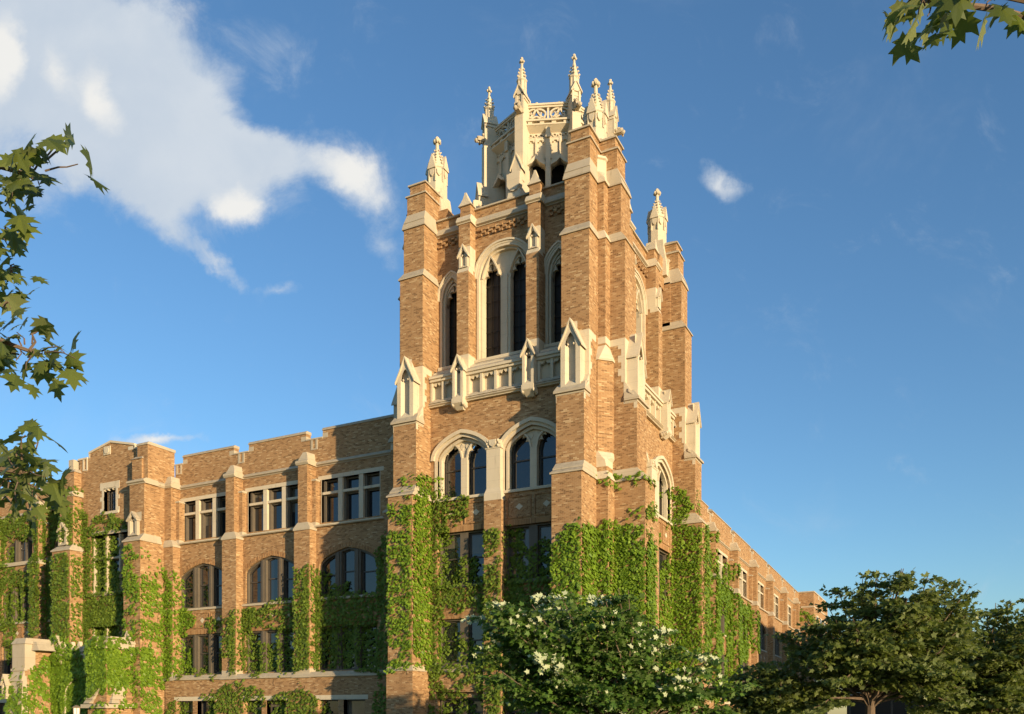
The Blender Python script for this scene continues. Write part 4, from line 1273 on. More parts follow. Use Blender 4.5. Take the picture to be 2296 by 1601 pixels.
WL = lambda u, d, z: (u, 3.7 + d, z)
wing_run('brick_wing', 'three-storey brick wing left of the tower, crenellated, with tall arched and cross windows', WL, (-21.5, 5, 0), -31.3, -11.0,
         [-28.5, -22.5, -16.5], [-31.2, -25.5, -19.5], 2.17,
         [(-31.3, -30.55), (-25.9, -24.6), (-19.87, -18.57), (-12.9, -11.9)])
wing_run('brick_wing', 'far left brick wing beyond the gabled bay, arched top windows almost hidden by ivy', WL, (-52, 5, 0), -72.0, -40.0,
         [-66.2, -60.2, -54.2, -48.2, -42.2], [-69.2, -63.2, -57.2, -51.2, -45.2], 1.9,
         [(-63.8, -62.5), (-57.8, -56.5), (-51.8, -50.5), (-47.0, -45.8)], {-48.2: {'top': 'arch'}, -54.2: {'top': 'arch'}, -42.2: {'top': 'arch'}})

ang = rad(1.36)
RO = (-2.58, 33.0)
def WR(u, d, z, s=math.sin(ang), c=math.cos(ang)):
    # right wing: u = distance along, outward normal = +x side
    return (RO[0] - s * (u - 33.0) - c * d, RO[1] + c * (u - 33.0) - s * d, z)
RP = [24.3, 33.4, 42.7, 52.5, 62.8, 73.6, 84.8]
wr = wing_run('brick_wing', 'brick wing right of the tower, receding far behind the right-hand trees', WR, (-8, 50, 0), 14.5, 90.5,
         [19.6, 28.9, 38.2, 47.7, 57.8, 68.3, 79.3], RP, 3.15,
         [(c + 0.3, c + 1.7) for c in RP])
# projecting block at the far end of that wing
eb = thing('brick_block', 'square brick block projecting at the far end of the right wing', 'building wing', (-6, 96, 0))
b = MB()
b.box(-12, -1.85, 90.2, 105.5, -0.3, 18.9)
bo = b.build('wall', 'brick', eb)
s = MB()
s.box(-12.1, -1.75, 90.1, 105.6, 18.9, 19.08)
s.box(-3.6, -1.78, 90.13, 105.57, 16.75, 16.98)
for yy in (95, 99.5, 103): s.box(-1.9, -1.79, yy - .5, yy + .5, 18.3, 18.9)
s.build('coping', 'coping', bo)
for yy in (94, 98, 102):
    for zz in (4.3, 8.8, 13.2):
        w = MB(lambda u, d, z: (-1.85 - d, u, z))
        w.box(yy - 1.1, yy + 1.1, -0.03, 0.2, zz - 0.15, zz)
        w.box(yy - 1.1, yy + 1.1, -0.03, 0.2, zz + 2.5, zz + 2.7)
        w.box(yy - 0.1, yy + 0.1, -0.03, 0.2, zz, zz + 2.5)
        wo = w.build('window', 'stone', eb)
        g = MB(lambda u, d, z: (-1.85 - d, u, z)); g.poly([(yy - 1, -0.01, zz), (yy + 1, -0.01, zz), (yy + 1, -0.01, zz + 2.5), (yy - 1, -0.01, zz + 2.5)])
        g.build('pane', 'glass', wo)

# ------------------------------------------------------------------ gabled bay
PV = thing('gabled_bay', 'projecting gabled brick bay with one small stone-framed window high under its stepped parapet', 'building bay', (-35.7, 2.5, 0))
def gabled_bay():
    tf = lambda u, d, z: (-35.7 + u, 2.0 + d, z)
    br = MB(tf); rv = MB(tf); st = MB(tf)
    cols = [(-1.95, 2.15, [(0.2, 3.4), (4.5, 7.6), (9.9, 13.9)])]
    wall(br, -3.2, 3.2, -0.3, 14.6, 0, cols, rv, 0.5)
    wall(br, -3.2, 3.2, 14.6, 18.6, 0, [(-0.62, 0.60, [(15.45, 17.08)])], rv, 0.45)
    # stepped gable
    br.box(-3.2, 3.2, 0.003, 0.45, 18.5, 19.35)
    br.prism([(-2.1, 19.35), (2.4, 19.35), (2.4, 19.62), (0.1, 20.14), (-2.1, 19.66)], 0.003, 0.45)
    st.prism([(-2.16, 19.66), (0.1, 20.14), (2.46, 19.62), (2.46, 19.76), (0.1, 20.29), (-2.16, 19.80)], -0.06, 0.5)
    st.box(-2.2, -2.06, -0.02, 0.5, 19.36, 19.7); st.box(2.36, 2.5, -0.02, 0.5, 19.36, 19.66)
    st.box(1.85, 2.46, -0.02, 0.5, 19.36, 19.6)
    st.box(-3.3, -2.3, -0.06, 0.5, 19.35, 19.47); st.box(2.45, 3.3, -0.06, 0.5, 19.35, 19.47)
    st.box(-0.60, 0.08, -0.05, 0.1, 19.35, 19.93)
    st.lathe(-0.27, -0.07, [(0.0, 19.4), (0.02, 19.4)], 4)
    ring = [(-0.26 + 0.23 * math.cos(t * math.pi / 6), 19.64 + 0.23 * math.sin(t * math.pi / 6)) for t in range(12)]
    st.prism(ring, -0.10, 0.0)
    for u in (-2.55, ): 
        st.box(u - 0.25, u - 0.12, -0.04, 0.1, 18.65, 19.35); st.box(u + 0.12, u + 0.25, -0.04, 0.1, 18.65, 19.35); st.box(u - 0.25, u + 0.25, -0.04, 0.1, 18.55, 18.65)
    wo = br.build('wall', 'brick', PV)
    st.build('gable_coping', 'stone', wo)
    rv.build('window_reveal', 'brick', wo)
    # small window, stone surround with quoins
    w = MB(tf)
    w.box(-1.0, 0.98, -0.02, 0.3, 17.08, 17.46)
    for s in (-1, 1):
        u = -0.01 + s * 0.61
        w.box(min(u, u + s * 0.2), max(u, u + s * 0.2), -0.02, 0.3, 15.45, 17.08)
        for z0, z1 in ((15.28, 15.7), (16.22, 16.5), (16.95, 17.1)):
            w.box(min(u, u + s * 0.37), max(u, u + s * 0.37), -0.024, 0.29, z0, z1)
    w.box(-0.9, 0.9, -0.08, 0.4, 15.26, 15.45)
    cus = [(-0.61, 17.0), (-0.34, 17.0), (-0.25, 16.92), (-0.2, 17.03), (0.18, 17.03), (0.23, 16.92), (0.32, 17.0), (0.60, 17.0)]
    fill_plate(w, [(-0.61, 17.1), (0.60, 17.1)], [cus], 0.02, 0.2, 16.9)
    so = w.build('small_window', 'stone', PV)
    sash_lights(so, tf, [(-0.61, 0.60, 15.47, 17.05)], 0.36, False)
    ld = MB(tf)
    for i in range(1, 4): ld.box(-0.61 + i * 0.30 - .012, -0.61 + i * 0.30 + .012, 0.33, 0.355, 15.5, 17.0)
    for i in range(1, 6): ld.box(-0.6, 0.6, 0.33, 0.355, 15.47 + i * 0.26 - .012, 15.47 + i * 0.26 + .012)
    ld.build('leaded_bar', 'sash', so)
    # stair window below, stone mullions
    for z0, z1 in ((9.9, 13.9), (4.5, 7.6)):
        w = MB(tf)
        w.box(-2.2, 2.4, -0.03, 0.5, z1, z1 + 0.28)
        w.box(-2.2, 2.4, -0.12, 0.5, z0 - 0.2, z0)
        li = []
        xs = [-1.95, -0.62, 0.75, 2.15]
        zm = z0 + (z1 - z0) * 0.58
        for i in range(3):
            a, b_ = xs[i], xs[i + 1]
            w.box(a - 0.0, a + 0.15, 0.12, 0.5, z0, z1)
            w.box(a + 0.15, b_, 0.14, 0.5, zm, zm + 0.12)
            li += [(a + 0.15, b_, z0, zm), (a + 0.15, b_, zm + 0.12, z1)]
        w.box(2.0, 2.2, 0.05, 0.5, z0, z1)
        o = w.build('mullioned_window', 'coping', PV)
        sash_lights(o, tf, li, 0.42, False)
    # corner piers
    for s, ua, ub in ((-1, -4.3, -2.9), (1, 2.85, 4.25)):
        p = MB(tf)
        p.box(ua - (0.35 if s < 0 else 0.15), ub + (0.15 if s < 0 else 0.05), -1.05, 0.6, -0.3, 13.0)
        p.box(ua, ub, -0.7, 0.6, 13.0, 16.75)
        p.box(ua + (0.05 if s > 0 else 0.12), ub - (0.42 if s > 0 else 0.1), -0.55, 0.6, 16.75, 18.42)
        if s > 0:
            p.box(ua + 0.4, ub, -0.42, 1.75, 16.9, 19.32)       # the return towards the wing
            p.box(3.0, ub - 0.01, -0.5, 1.8, -0.3, 16.9)
        else:
            p.box(ua + 0.01, ua + 0.6, -0.5, 1.8, -0.3, 18.4)
        po = p.build('corner_pier', 'brick', PV)
        c = MB(tf)
        x0, x1 = ua - (0.35 if s < 0 else 0.15), ub + (0.15 if s < 0 else 0.05)
        c.hexa((x0 - .08, x1 + .08, -1.13, 0.6), 12.96, (ua, ub, -0.7, 0.6), 13.4)
        c.box(x0 - .08, x1 + .08, -1.13, 0.59, 12.88, 12.965)
        for uu0, uu1, d0, d1 in ((ua, ub, -0.7, 0.3),):
            c.build('weathering', 'coping', po); c = MB(tf)
            c.prism([(d1, 16.70), (d0 - 0.05, 16.70), (d0 - 0.05, 16.76), (d0 - 0.16, 16.82), (d0 - 0.16, 16.93), (d0 + 0.05, 17.05), (d1, 17.05)], uu0 - 0.14, uu1 + 0.14, 'u')
        if s > 0: c.prism([(ub - 0.3, 16.70), (ub + 0.05, 16.70), (ub + 0.14, 16.82), (ub + 0.14, 16.93), (ub, 17.05), (ub - 0.3, 17.05)], 0.3, 1.75)
        c.build('string_course', 'coping', po); c = MB(tf)
        a2, b2 = ua + (0.05 if s > 0 else 0.12), ub - (0.42 if s > 0 else 0.1)
        c.hexa((a2 - 0.08, b2 + 0.08, -0.63, 0.3), 18.42, (a2 + 0.1, b2 - 0.1, -0.35, 0.3), 18.66)
        c.box(b2 - 0.34 if s > 0 else a2 + 0.25, b2 - 0.04 if s > 0 else a2 + 0.75, -0.3, 0.5, 18.6, 19.4)
        if s > 0:
            c.box(ua + 0.12, ua + 0.3, -0.25, 0.4, 18.6, 19.3)
            coping(c, ua + 0.35, ub + 0.05, -0.42, 1.8, 19.32)
        c.build('pier_top', 'coping', po); c = MB(tf)
        gable_block(c, (ua + ub) / 2 - 0.15, 0.86, -0.93, -0.6, 13.3, 14.3, 14.8, 0.07)
        c.box((ua + ub) / 2 - 0.62, (ua + ub) / 2 + 0.45, -0.704, -0.4, 14.3, 14.85)
        c.build('gablet', 'coping', po); c = MB(tf)
        gable_block(c, (ua + ub) / 2 - 0.15, 0.8, -1.3, -0.9, 5.0, 6.2, 6.9, 0.08)
        c.build('gablet', 'coping', po)
    r = MB(tf); r.box(-4.2, 4.2, 0.4, 3.0, 17.5, 17.7); r.build('roof', 'roof', PV)
gabled_bay()

# ------------------------------------------------------------------ entrance porch
PO = thing('entrance_porch', 'low stone and brick entrance porch with a pierced parapet, smothered in ivy', 'porch', (-36.9, 0.2, 0))
def porch():
    tf = lambda u, d, z: (u, d, z)
    b = MB(tf)
    b.box(-41.6, -40.35, -1.0, 1.5, -0.3, 6.2)
    b.box(-40.35, -33.9, 0.9, 1.6, -0.3, 5.6)
    b.box(-33.9, -32.1, -1.0, 1.5, -0.3, 5.7)
    bo = b.build('wall', 'brick', PO)
    s = MB(tf)
    # left pier: stone shaft, swept base
    s.box(-41.66, -40.3, -1.06, -0.3, 4.6, 6.35)
    s.hexa((-41.75, -40.2, -1.12, 1.5), 6.35, (-41.55, -40.4, -0.9, 1.5), 6.75)
    s.hexa((-42.0, -40.2, -1.35, -0.9), 1.5, (-41.8, -40.3, -1.2, -0.9), 3.8)
    s.hexa((-41.8, -40.3, -1.3, -0.9), 3.8, (-41.66, -40.4, -1.06, -0.9), 4.5)
    s.box(-41.72, -40.25, -1.14, -0.9, 4.5, 4.66)
    gable_block(s, -41.9, 0.5, -1.5, -1.1, 2.6, 3.6, 4.2, 0.05)
    s.hexa((-40.3, -39.5, -0.6, 1.2), 5.9, (-40.3, -39.9, -0.5, 1.2), 6.5)
    # right pier
    s.box(-34.0, -33.35, -1.06, -0.5, 4.1, 6.3)
    s.box(-34.05, -32.0, -1.1, 1.5, 5.75, 6.0)
    s.hexa((-34.05, -32.0, -1.1, 1.5), 6.0, (-33.6, -32.3, -0.7, 1.5), 6.55)
    s.hexa((-33.4, -32.8, -1.2, -0.6), 5.9, (-33.3, -32.9, -1.0, -0.6), 6.5)
    # stepped weatherings on the right corner
    for k in range(5):
        z = 2.35 + k * 0.26
        s.hexa((-33.95 + k * 0.16, -33.4 + k * 0.22, -1.30 + k * 0.06, -0.9), z - 0.1, (-33.9 + k * 0.16, -33.2 + k * 0.22, -1.1 + k * 0.02, -0.9), z + 0.2)
        s.hexa((-32.2, -31.75 - k * 0.07, -0.9 + k * 0.1, -0.3 + k * .16), z - 0.1, (-32.2, -31.95 - k * 0.02, -0.7 + k * 0.1, -0.2 + k * .16), z + 0.2)
    s.box(-34.2, -31.8, -1.3, 1.5, 1.95, 2.2)
    s.box(-32.2, -32.05, 0.0, 0.35, 2.2, 4.4); s.box(-32.2, -32.05, 1.2, 1.52, 2.2, 4.4)
    s.build('stonework', 'coping', bo)
    # pierced parapet with pointed merlons over the door
    p = MB(tf)
    p.box(-40.0, -33.8, 0.72, 1.2, 5.35, 5.55)
    p.box(-40.0, -33.8, 0.66, 1.2, 5.55, 5.65)
    x = -39.6
    while x < -34.2:
        p.prism([(x - 0.2, 5.65), (x + 0.2, 5.65), (x + 0.17, 6.15), (x + 0.05, 6.5), (x - 0.05, 6.5), (x - 0.17, 6.15)], 0.76, 1.0)
        p.prism([(x + 0.2, 5.65), (x + 0.55, 6.1), (x + 0.5, 6.2), (x + 0.16, 5.8)], 0.8, 0.95)
        p.prism([(x + 0.58, 5.65), (x + 0.28, 6.1), (x + 0.33, 6.2), (x + 0.62, 5.8)], 0.805, 0.955)
        x += 0.78
    p.build('pierced_parapet', 'stone', PO)
    # door
    d = MB(tf)
    arc = arch_tudor(-38.6, -35.6, 3.0, 1.1)
    arch_band(d, arc, offset_arch(arc, 0.4), 0.7, 1.0, 0)
    do = d.build('doorway', 'stone', PO)
    g = MB(tf); g.poly([(-38.6, 0.88, 0), (-35.6, 0.88, 0)] + [(u, 0.88, z) for u, z in reversed(arc)])
    g.build('door', 'timber', do)
porch()
IVY = {
 'far_left': [
  ('y', 3.6, 1, [(-50.61,16.82),(-48.49,16.75),(-46.17,16.92),(-46.17,15.22),(-47.12,15.1),(-48.49,14.91),(-49.55,15.01),(-50.61,14.89)]),
  ('y', 3.45, 1, [(-52.54,16.81),(-50.37,16.76),(-50.37,14.84),(-49.59,14.77),(-49.59,12.81),(-47.05,12.4),(-46.88,11.1),(-47.05,8.34),(-48.26,8.4),(-50.37,8.5),(-52.54,6.38)]),
  ('y', 3.45, 0.8, [(-49.66,8.68),(-48.43,8.62),(-48.61,6.26),(-49.66,5.42)]),
  ('y', 2.9, 1.1, [(-45.04,17.28),(-43.57,17.52),(-42.29,17.27),(-42.29,15.23),(-42.76,13.63),(-43.41,13.07),(-43.24,10.58),(-43.57,8.95),(-43.89,7.31),(-46.21,7.41),(-46.31,9.1),(-46.04,11.4),(-45.7,13.47),(-45.04,13.83)]),
 ],
 'bay_l': [
  ('y', 0.95, 1.1, [(-40.38,12.69),(-39.47,12.81),(-38.42,12.33),(-38.06,11.92),(-37.68,11.12),(-37.24,9.55),(-37.53,8.42),(-38.06,7.29),(-38.72,6.94),(-40.53,7.01),(-40.59,8.59),(-40.38,10.73)]),
  ('y', 1.2, 1, [(-40.29,14.53),(-39.13,14.34),(-39.07,13.75),(-40.13,13.75)]),
  ('y', 1.3, 0.9, [(-39.97,16.35),(-39.07,16.38),(-39.07,15.17),(-39.67,14.75),(-40.03,14.88)]),
  ('y', 1.2, 1, [(-39.62,17.36),(-38.56,17.2),(-38.65,16.92),(-39.62,17.03)]),
 ],
 'bay_c': [
  ('y', 2.0, 1.05, [(-38.94,15.89),(-38.4,15.64),(-38.1,14.92),(-37.36,14.75),(-36.49,15.33),(-35.48,15.13),(-34.63,14.66),(-34.77,14.29),(-36.05,14.52),(-37.22,14.54),(-38.1,14.39),(-37.51,14.28),(-34.91,14.27),(-34.07,14.26),(-34.07,14.03),(-36.05,14.04),(-35.91,13.25),(-35.2,13.0),(-34.35,13.11),(-34.35,12.73),(-35.48,12.73),(-35.91,12.58),(-35.82,11.51),(-34.63,11.23),(-34.35,10.64),(-34.35,8.36),(-34.91,6.86),(-36.63,7.32),(-37.22,8.51),(-37.8,7.37),(-38.7,7.02),(-38.7,8.59),(-38.4,11.72),(-38.7,13.12),(-39.3,14.16)]),
  ('y', 2.0, 1, [(-38.7,8.59),(-34.35,8.36),(-34.35,5.7),(-38.7,5.84)]),
 ],
 'bay_r': [
  ('y', 0.95, 0.9, [(-33.23,12.82),(-32.61,12.85),(-32.2,12.17),(-31.67,11.76),(-32.2,11.53),(-32.34,11.08),(-31.93,10.32),(-31.4,9.73),(-31.53,9.19),(-32.2,8.96),(-32.88,9.28),(-33.15,10.41),(-33.29,11.53)]),
  ('y', 0.95, 0.8, [(-33.29,8.56),(-32.2,8.59),(-31.93,8.12),(-32.2,7.4),(-31.67,6.64),(-32.2,6.3),(-33.01,6.33),(-33.42,7.46)]),
  ('x', -31.4, 0.75, [(1.17,10.49),(1.93,10.42),(2.61,11.64),(2.77,10.72),(2.72,8.28),(2.61,5.64),(2.72,4.33),(0.52,4.24),(0.63,5.52),(0.95,7.36),(0.95,9.19)]),
  ('x', -31.2, 0.9, [(0.47,4.23),(2.44,4.13),(3.24,3.78),(2.1,3.19),(2.44,1.56),(-0.27,1.56),(0.15,2.24),(0.57,2.79)]),
  ('y', 2.85, 1, [(-31.55,11.31),(-31.02,10.52),(-30.09,9.89),(-29.96,8.58),(-30.09,6.73),(-29.96,4.49),(-31.28,3.96),(-31.61,5.66),(-31.55,8.3)]),
  ('y', 3.4, 1, [(-30.58,8.3),(-29.32,8.33),(-29.4,7.3),(-30.58,7.32)]),
  ('y', 3.4, 1, [(-30.58,5.66),(-29.79,5.73),(-29.74,4.51),(-30.58,4.34)]),
 ],
 'porch': [
  ('y', -1.05, 1.1, [(-33.95, 2.5), (-32.05, 2.9), (-32.0, 5.9), (-32.4, 6.6), (-33.9, 6.3)]),
  ('y', 0.85, 1.1, [(-40.3, 0.1), (-34.0, 0.1), (-33.9, 4.8), (-36.0, 5.3), (-38.2, 5.0), (-40.3, 5.5)]),
  ('y', -1.0, 0.55, [(-41.7, 0.1), (-40.3, 0.1), (-40.3, 4.2), (-41.0, 3.0), (-41.7, 4.4)]),
  ('x', -32.1, 1.0, [(-1.0, 3.6), (1.6, 3.2), (1.6, 6.0), (-1.0, 6.2)]),
  ('x', -40.35, 0.8, [(-1.0, 0.1), (1.0, 0.1), (1.0, 5.6), (-0.2, 4.8), (-1.0, 2.6)]),
  ('y', 0.8, 1.1, [(-43.29,6.21),(-41.24,6.24),(-40.31,6.99),(-38.8,6.73),(-37.03,5.71),(-36.74,4.56),(-37.32,3.24),(-37.91,2.09),(-38.21,1.56),(-41.86,1.55),(-42.02,2.9),(-41.55,4.28),(-42.49,5.09)]),
  ('y', -1.05, 1.1, [(-34.19,5.86),(-33.1,6.36),(-31.5,6.3),(-29.69,5.7),(-29.44,4.65),(-29.39,3.61),(-30.98,3.55),(-33.37,3.05),(-34.19,3.15),(-35.02,2.61),(-35.44,2.43),(-35.58,3.17),(-34.47,4.42),(-34.06,5.13)]),
  ('y', -1.05, 1, [(-43.06,3.85),(-41.18,3.24),(-41.8,2.48),(-43.06,2.68)]),
  ('y', -1.3, 0.7, [(-33.03,1.88),(-31.7,2.14),(-30.92,1.44),(-33.3,1.43)]),
  ('y', -1.1, 0.9, [(-42.98,2.49),(-38.98,3.02),(-38.98,1.42),(-42.98,1.42)]),
 ],
 'wing_a': [
  ('y', 3.4, 1, [(-28.27,7.43),(-27.64,7.72),(-27.47,7.84),(-26.76,7.61),(-26.76,7.17),(-27.47,7.13)]),
  ('y', 3.3, 0.9, [(-31.18,4.58),(-29.51,4.54),(-29.15,4.8),(-28.43,4.52),(-28.43,4.2),(-26.83,4.16),(-26.83,4.05),(-30.99,4.03)]),
  ('y', 2.85, 0.9, [(-26.19,7.72),(-25.68,7.94),(-24.83,7.53),(-24.74,7.02),(-24.83,6.03),(-24.74,5.28),(-25.34,5.05),(-26.1,5.2),(-26.31,6.09)]),
  ('y', 3.35, 1, [(-25.25,8.1),(-23.98,8.28),(-23.65,7.76),(-24.32,7.17),(-24.4,6.05),(-24.15,5.29),(-24.32,4.42),(-25.16,4.44),(-25.25,5.58)]),
  ('y', 3.4, 1, [(-24.37,8.18),(-23.04,8.42),(-21.74,8.83),(-20.79,8.71),(-20.79,7.01),(-20.95,6.65),(-21.74,6.63),(-22.07,6.95),(-23.04,7.12),(-23.7,7.09),(-24.7,7.2),(-25.21,7.72)]),
  ('y', 3.45, 1.1, [(-23.67,6.22),(-23.09,6.38),(-22.76,6.0),(-22.6,5.25),(-22.44,4.51),(-22.44,4.26),(-23.75,4.29),(-23.75,5.29)]),
  ('y', 3.45, 1.1, [(-22.11,6.71),(-21.47,6.56),(-21.63,5.95),(-21.31,5.21),(-21.15,4.35),(-21.79,4.24),(-22.03,4.99)]),
  ('y', 3.3, 0.8, [(-25.11,4.41),(-20.7,4.37),(-20.7,4.07),(-25.11,4.1)]),
 ],
 'wing_p': [
  ('y', 2.85, 1.15, [(-20.22,10.34),(-19.68,10.24),(-18.76,10.29),(-18.64,9.34),(-18.69,7.69),(-18.69,5.8),(-18.53,4.85),(-18.76,4.27),(-19.99,4.3),(-20.22,4.9),(-20.3,6.82),(-20.3,8.97)]),
 ],
 'wing_c': [
  ('y', 3.42, 1.15, [(-19.17,10.11),(-18.34,9.99),(-18.49,9.64),(-19.02,9.32),(-18.49,8.93),(-17.74,8.88),(-17.59,9.58),(-16.85,9.47),(-16.7,8.93),(-14.68,8.68),(-14.61,6.72),(-14.68,6.5),(-16.11,6.68),(-16.26,6.8),(-16.55,6.58),(-16.41,5.76),(-16.41,4.35),(-17.88,4.27),(-17.88,5.34),(-17.81,6.64),(-18.34,6.78),(-18.19,5.82),(-18.49,4.88),(-18.79,4.65),(-19.13,4.9),(-19.13,7.77)]),
  ('y', 3.42, 1.1, [(-16.11,6.68),(-14.68,6.61),(-14.54,4.19),(-15.39,4.21),(-15.68,5.26),(-16.11,5.74)]),
  ('y', 2.75, 1.1, [(-14.18,11.16),(-13.91,11.93),(-13.36,11.87),(-13.22,10.96),(-13.29,9.63),(-13.22,8.5),(-13.36,6.26),(-13.08,4.01),(-13.91,3.81),(-14.18,4.15),(-14.04,7.42),(-14.11,10.25)]),
  ('y', 2.6, 1, [(-13.66,3.35),(-13.18,3.45),(-13.18,1.5),(-14.07,1.5),(-13.93,2.23)]),
 ],
 'base': [
  ('y', 2.8, 1, [(-27.88,2.7),(-26.14,3.18),(-25.11,3.54),(-24.28,3.34),(-22.79,3.26),(-22.31,2.77),(-22.47,2.16),(-23.12,1.92),(-22.96,1.43),(-27.71,1.42),(-27.18,2.05)]),
  ('y', 2.8, 1, [(-21.99,2.4),(-20.56,2.99),(-19.33,2.85),(-18.27,2.37),(-17.82,1.43),(-21.83,1.43),(-21.51,2.15)]),
  ('y', 2.8, 1, [(-30.88,2.46),(-30.23,2.59),(-29.68,2.19),(-29.68,1.42),(-30.79,1.41)]),
  ('y', 2.8, 0.3, [(-21.19,3.78),(-18.87,3.38),(-19.02,2.97),(-21.19,3.36)]),
  ('y', 2.8, 0.12, [(-25.45,3.8),(-21.19,3.78),(-21.83,3.13),(-24.78,3.29)]),
 ],
 'tower_l': [
  ('y', 0, 0.85, [(-11.14,11.15),(-9.57,11.07),(-9.53,10.62),(-9.53,8.13),(-9.53,5.49),(-9.88,4.77),(-10.42,5.09),(-11.14,5.71),(-11.28,6.91),(-11.32,8.85),(-11.23,10.04)]),
  ('y', 0, 0.9, [(-11.23,12.57),(-10.78,12.7),(-10.24,12.24),(-9.53,12.31),(-9.53,11.62),(-10.24,12.06),(-11.14,12.01)]),
  ('y', 0, 0.8, [(-10.69,11.87),(-9.53,11.71),(-9.53,11.47),(-10.42,11.59)]),
  ('y', 0, 0.8, [(-11.28,4.3),(-10.42,4.49),(-9.71,4.65),(-9.71,4.25),(-10.78,3.73),(-11.28,3.8)]),
  ('x', -9.5, 1.05, [(0.35,13.78),(1.15,14.43),(1.7,14.41),(1.79,13.83),(1.79,12.46),(1.79,8.97),(1.79,7.0),(1.79,4.87),(1.7,3.96),(1.02,4.23),(0.48,4.79),(-0.05,5.64),(-0.05,10.61),(-0.05,12.81),(0.48,13.22),(1.02,13.57)]),
 ],
 'tower_w': [
  ('y', 1.84, 1.1, [(-9.64,13.86),(-8.96,13.47),(-8.7,13.14),(-7.56,13.01),(-7.13,12.81),(-7.47,11.95),(-8.08,11.94),(-8.61,11.92),(-8.78,11.34),(-9.05,10.46),(-8.82,8.78),(-8.96,8.49),(-9.64,8.53),(-9.64,13.25)]),
  ('y', 1.84, 1.1, [(-9.05,8.64),(-8.08,8.72),(-7.91,9.76),(-7.3,10.08),(-7.13,9.25),(-7.04,8.65),(-6.37,8.6),(-6.37,7.28),(-7.04,7.17),(-8.08,7.23),(-9.05,7.43)]),
  ('y', 1.84, 1, [(-9.64,8.53),(-8.96,8.49),(-9.14,7.29),(-8.96,5.77),(-8.78,3.95),(-9.41,3.36),(-10.22,3.37),(-10.5,4.14),(-9.64,4.27)]),
  ('y', 1.84, 1, [(-7.91,5.87),(-7.56,5.71),(-7.39,5.1),(-6.7,4.64),(-6.53,4.12),(-8.08,4.23),(-7.87,4.97)]),
  ('y', 1.6, 0.9, [(-10.06,3.97),(-8.46,4.23),(-6.23,4.1),(-6.23,3.8),(-8.81,3.71),(-8.99,3.04),(-7.94,2.58),(-8.99,2.29),(-8.99,1.46),(-10.06,1.46),(-9.88,2.9)]),
  ('y', 1.6, 0.8, [(-8.11,3.92),(-6.4,3.88),(-6.57,2.86),(-7.08,2.72),(-7.16,1.46),(-8.11,1.46),(-8.28,2.58),(-7.42,3.31)]),
 ],
 'tower_m': [
  ('y', 1.42, 1.1, [(-6.05,10.99),(-5.71,11.18),(-5.39,10.93),(-5.39,10.2),(-5.47,9.63),(-5.88,9.52),(-6.05,10.12)]),
  ('y', 1.5, 1.1, [(-5.51,10.88),(-4.53,10.72),(-4.21,10.26),(-4.29,8.69),(-4.53,7.7),(-4.53,6.7),(-5.84,6.77),(-6.17,7.08),(-6.17,8.69),(-5.51,9.22),(-4.53,9.42),(-4.61,10.29)]),
  ('y', 1.84, 1.1, [(-4.46,8.82),(-2.64,8.69),(-2.64,7.48),(-3.11,6.66),(-4.71,6.75),(-4.71,8.48)]),
  ('y', 1.84, 1.1, [(-3.74,9.99),(-3.11,10.5),(-3.03,9.92),(-2.71,9.68),(-2.71,8.69),(-3.74,8.77),(-3.5,9.39)]),
  ('y', 1.84, 1, [(-4.79,10.95),(-4.55,11.14),(-4.3,10.61),(-4.38,10.04),(-4.71,10.07)]),
  ('y', 1.7, 0.9, [(-6.29,7.11),(-4.31,6.71),(-2.42,7.45),(-2.42,1.47),(-5.12,1.46),(-5.62,4.74),(-6.12,4.9)]),
  ('y', 1.6, 0.9, [(-6.23,4.9),(-5.07,4.72),(-5.07,1.47),(-6.4,1.46)]),
 ],
 'corner': [
  ('y', 0, 1.25, [(-1.67,9.76),(-0.94,10.02),(-0.22,10.49),(-0.0,10.5),(-0.0,7.1),(-0.0,3.93),(-1.75,3.97),(-1.75,7.48)]),
  ('x', 0, 1.25, [(-0.01,10.5),(1.22,10.66),(1.96,10.57),(1.96,4.03),(-0.01,3.93)]),
  ('y', 1.888, 1.1, [(0.03,10.56),(0.68,10.94),(0.94,10.74),(1.05,9.84),(0.97,8.9),(0.76,8.85),(0.25,8.89),(0.1,9.11)]),
  ('y', 1.888, 1.1, [(0.1,8.83),(0.97,8.69),(1.05,7.26),(0.1,7.32)]),
  ('y', 2.73, 1.2, [(0.63,11.01),(1.32,10.87),(1.75,10.75),(2.21,10.3),(2.04,10.15),(1.32,10.31),(1.17,10.12),(2.21,9.89),(2.21,3.46),(0.73,3.49),(0.73,7.66),(0.88,9.73)]),
  ('x', 2.22, 1.2, [(2.7,9.95),(3.93,9.96),(4.85,9.69),(4.85,3.55),(2.7,3.46)]),
 ],
 'garland': [
  ('y', 2.7, 0.9, [(-0.37,13.14),(0.15,13.28),(0.52,13.34),(0.82,13.09),(1.47,13.06),(2.26,13.11),(2.26,12.94),(1.47,12.9),(0.75,12.89),(0.3,12.99),(-0.29,12.98)]),
  ('x', 2.22, 0.9, [(2.83,13.16),(4.16,13.31),(4.75,13.2),(4.62,13.04),(3.48,12.94),(2.83,12.92)]),
  ('x', 2.2, 0.9, [(2.76,11.6),(3.77,11.92),(4.82,12.05),(4.82,11.33),(2.76,10.99),(3.11,11.26),(2.76,11.33)]),
 ],
 'east': [
  ('y', 13.4, 1.1, [(0.58,15.21),(1.07,14.95),(1.1,14.43),(1.87,14.09),(1.62,13.78),(1.1,13.75),(1.01,12.91),(0.58,12.96)]),
  ('x', 0.45, 1, [(11.43,14.73),(13.96,15.35),(13.96,14.97),(11.54,14.51)]),
  ('x', 0.45, 1, [(11.98,12.89),(13.96,13.34),(13.96,13.08),(12.1,12.77)]),
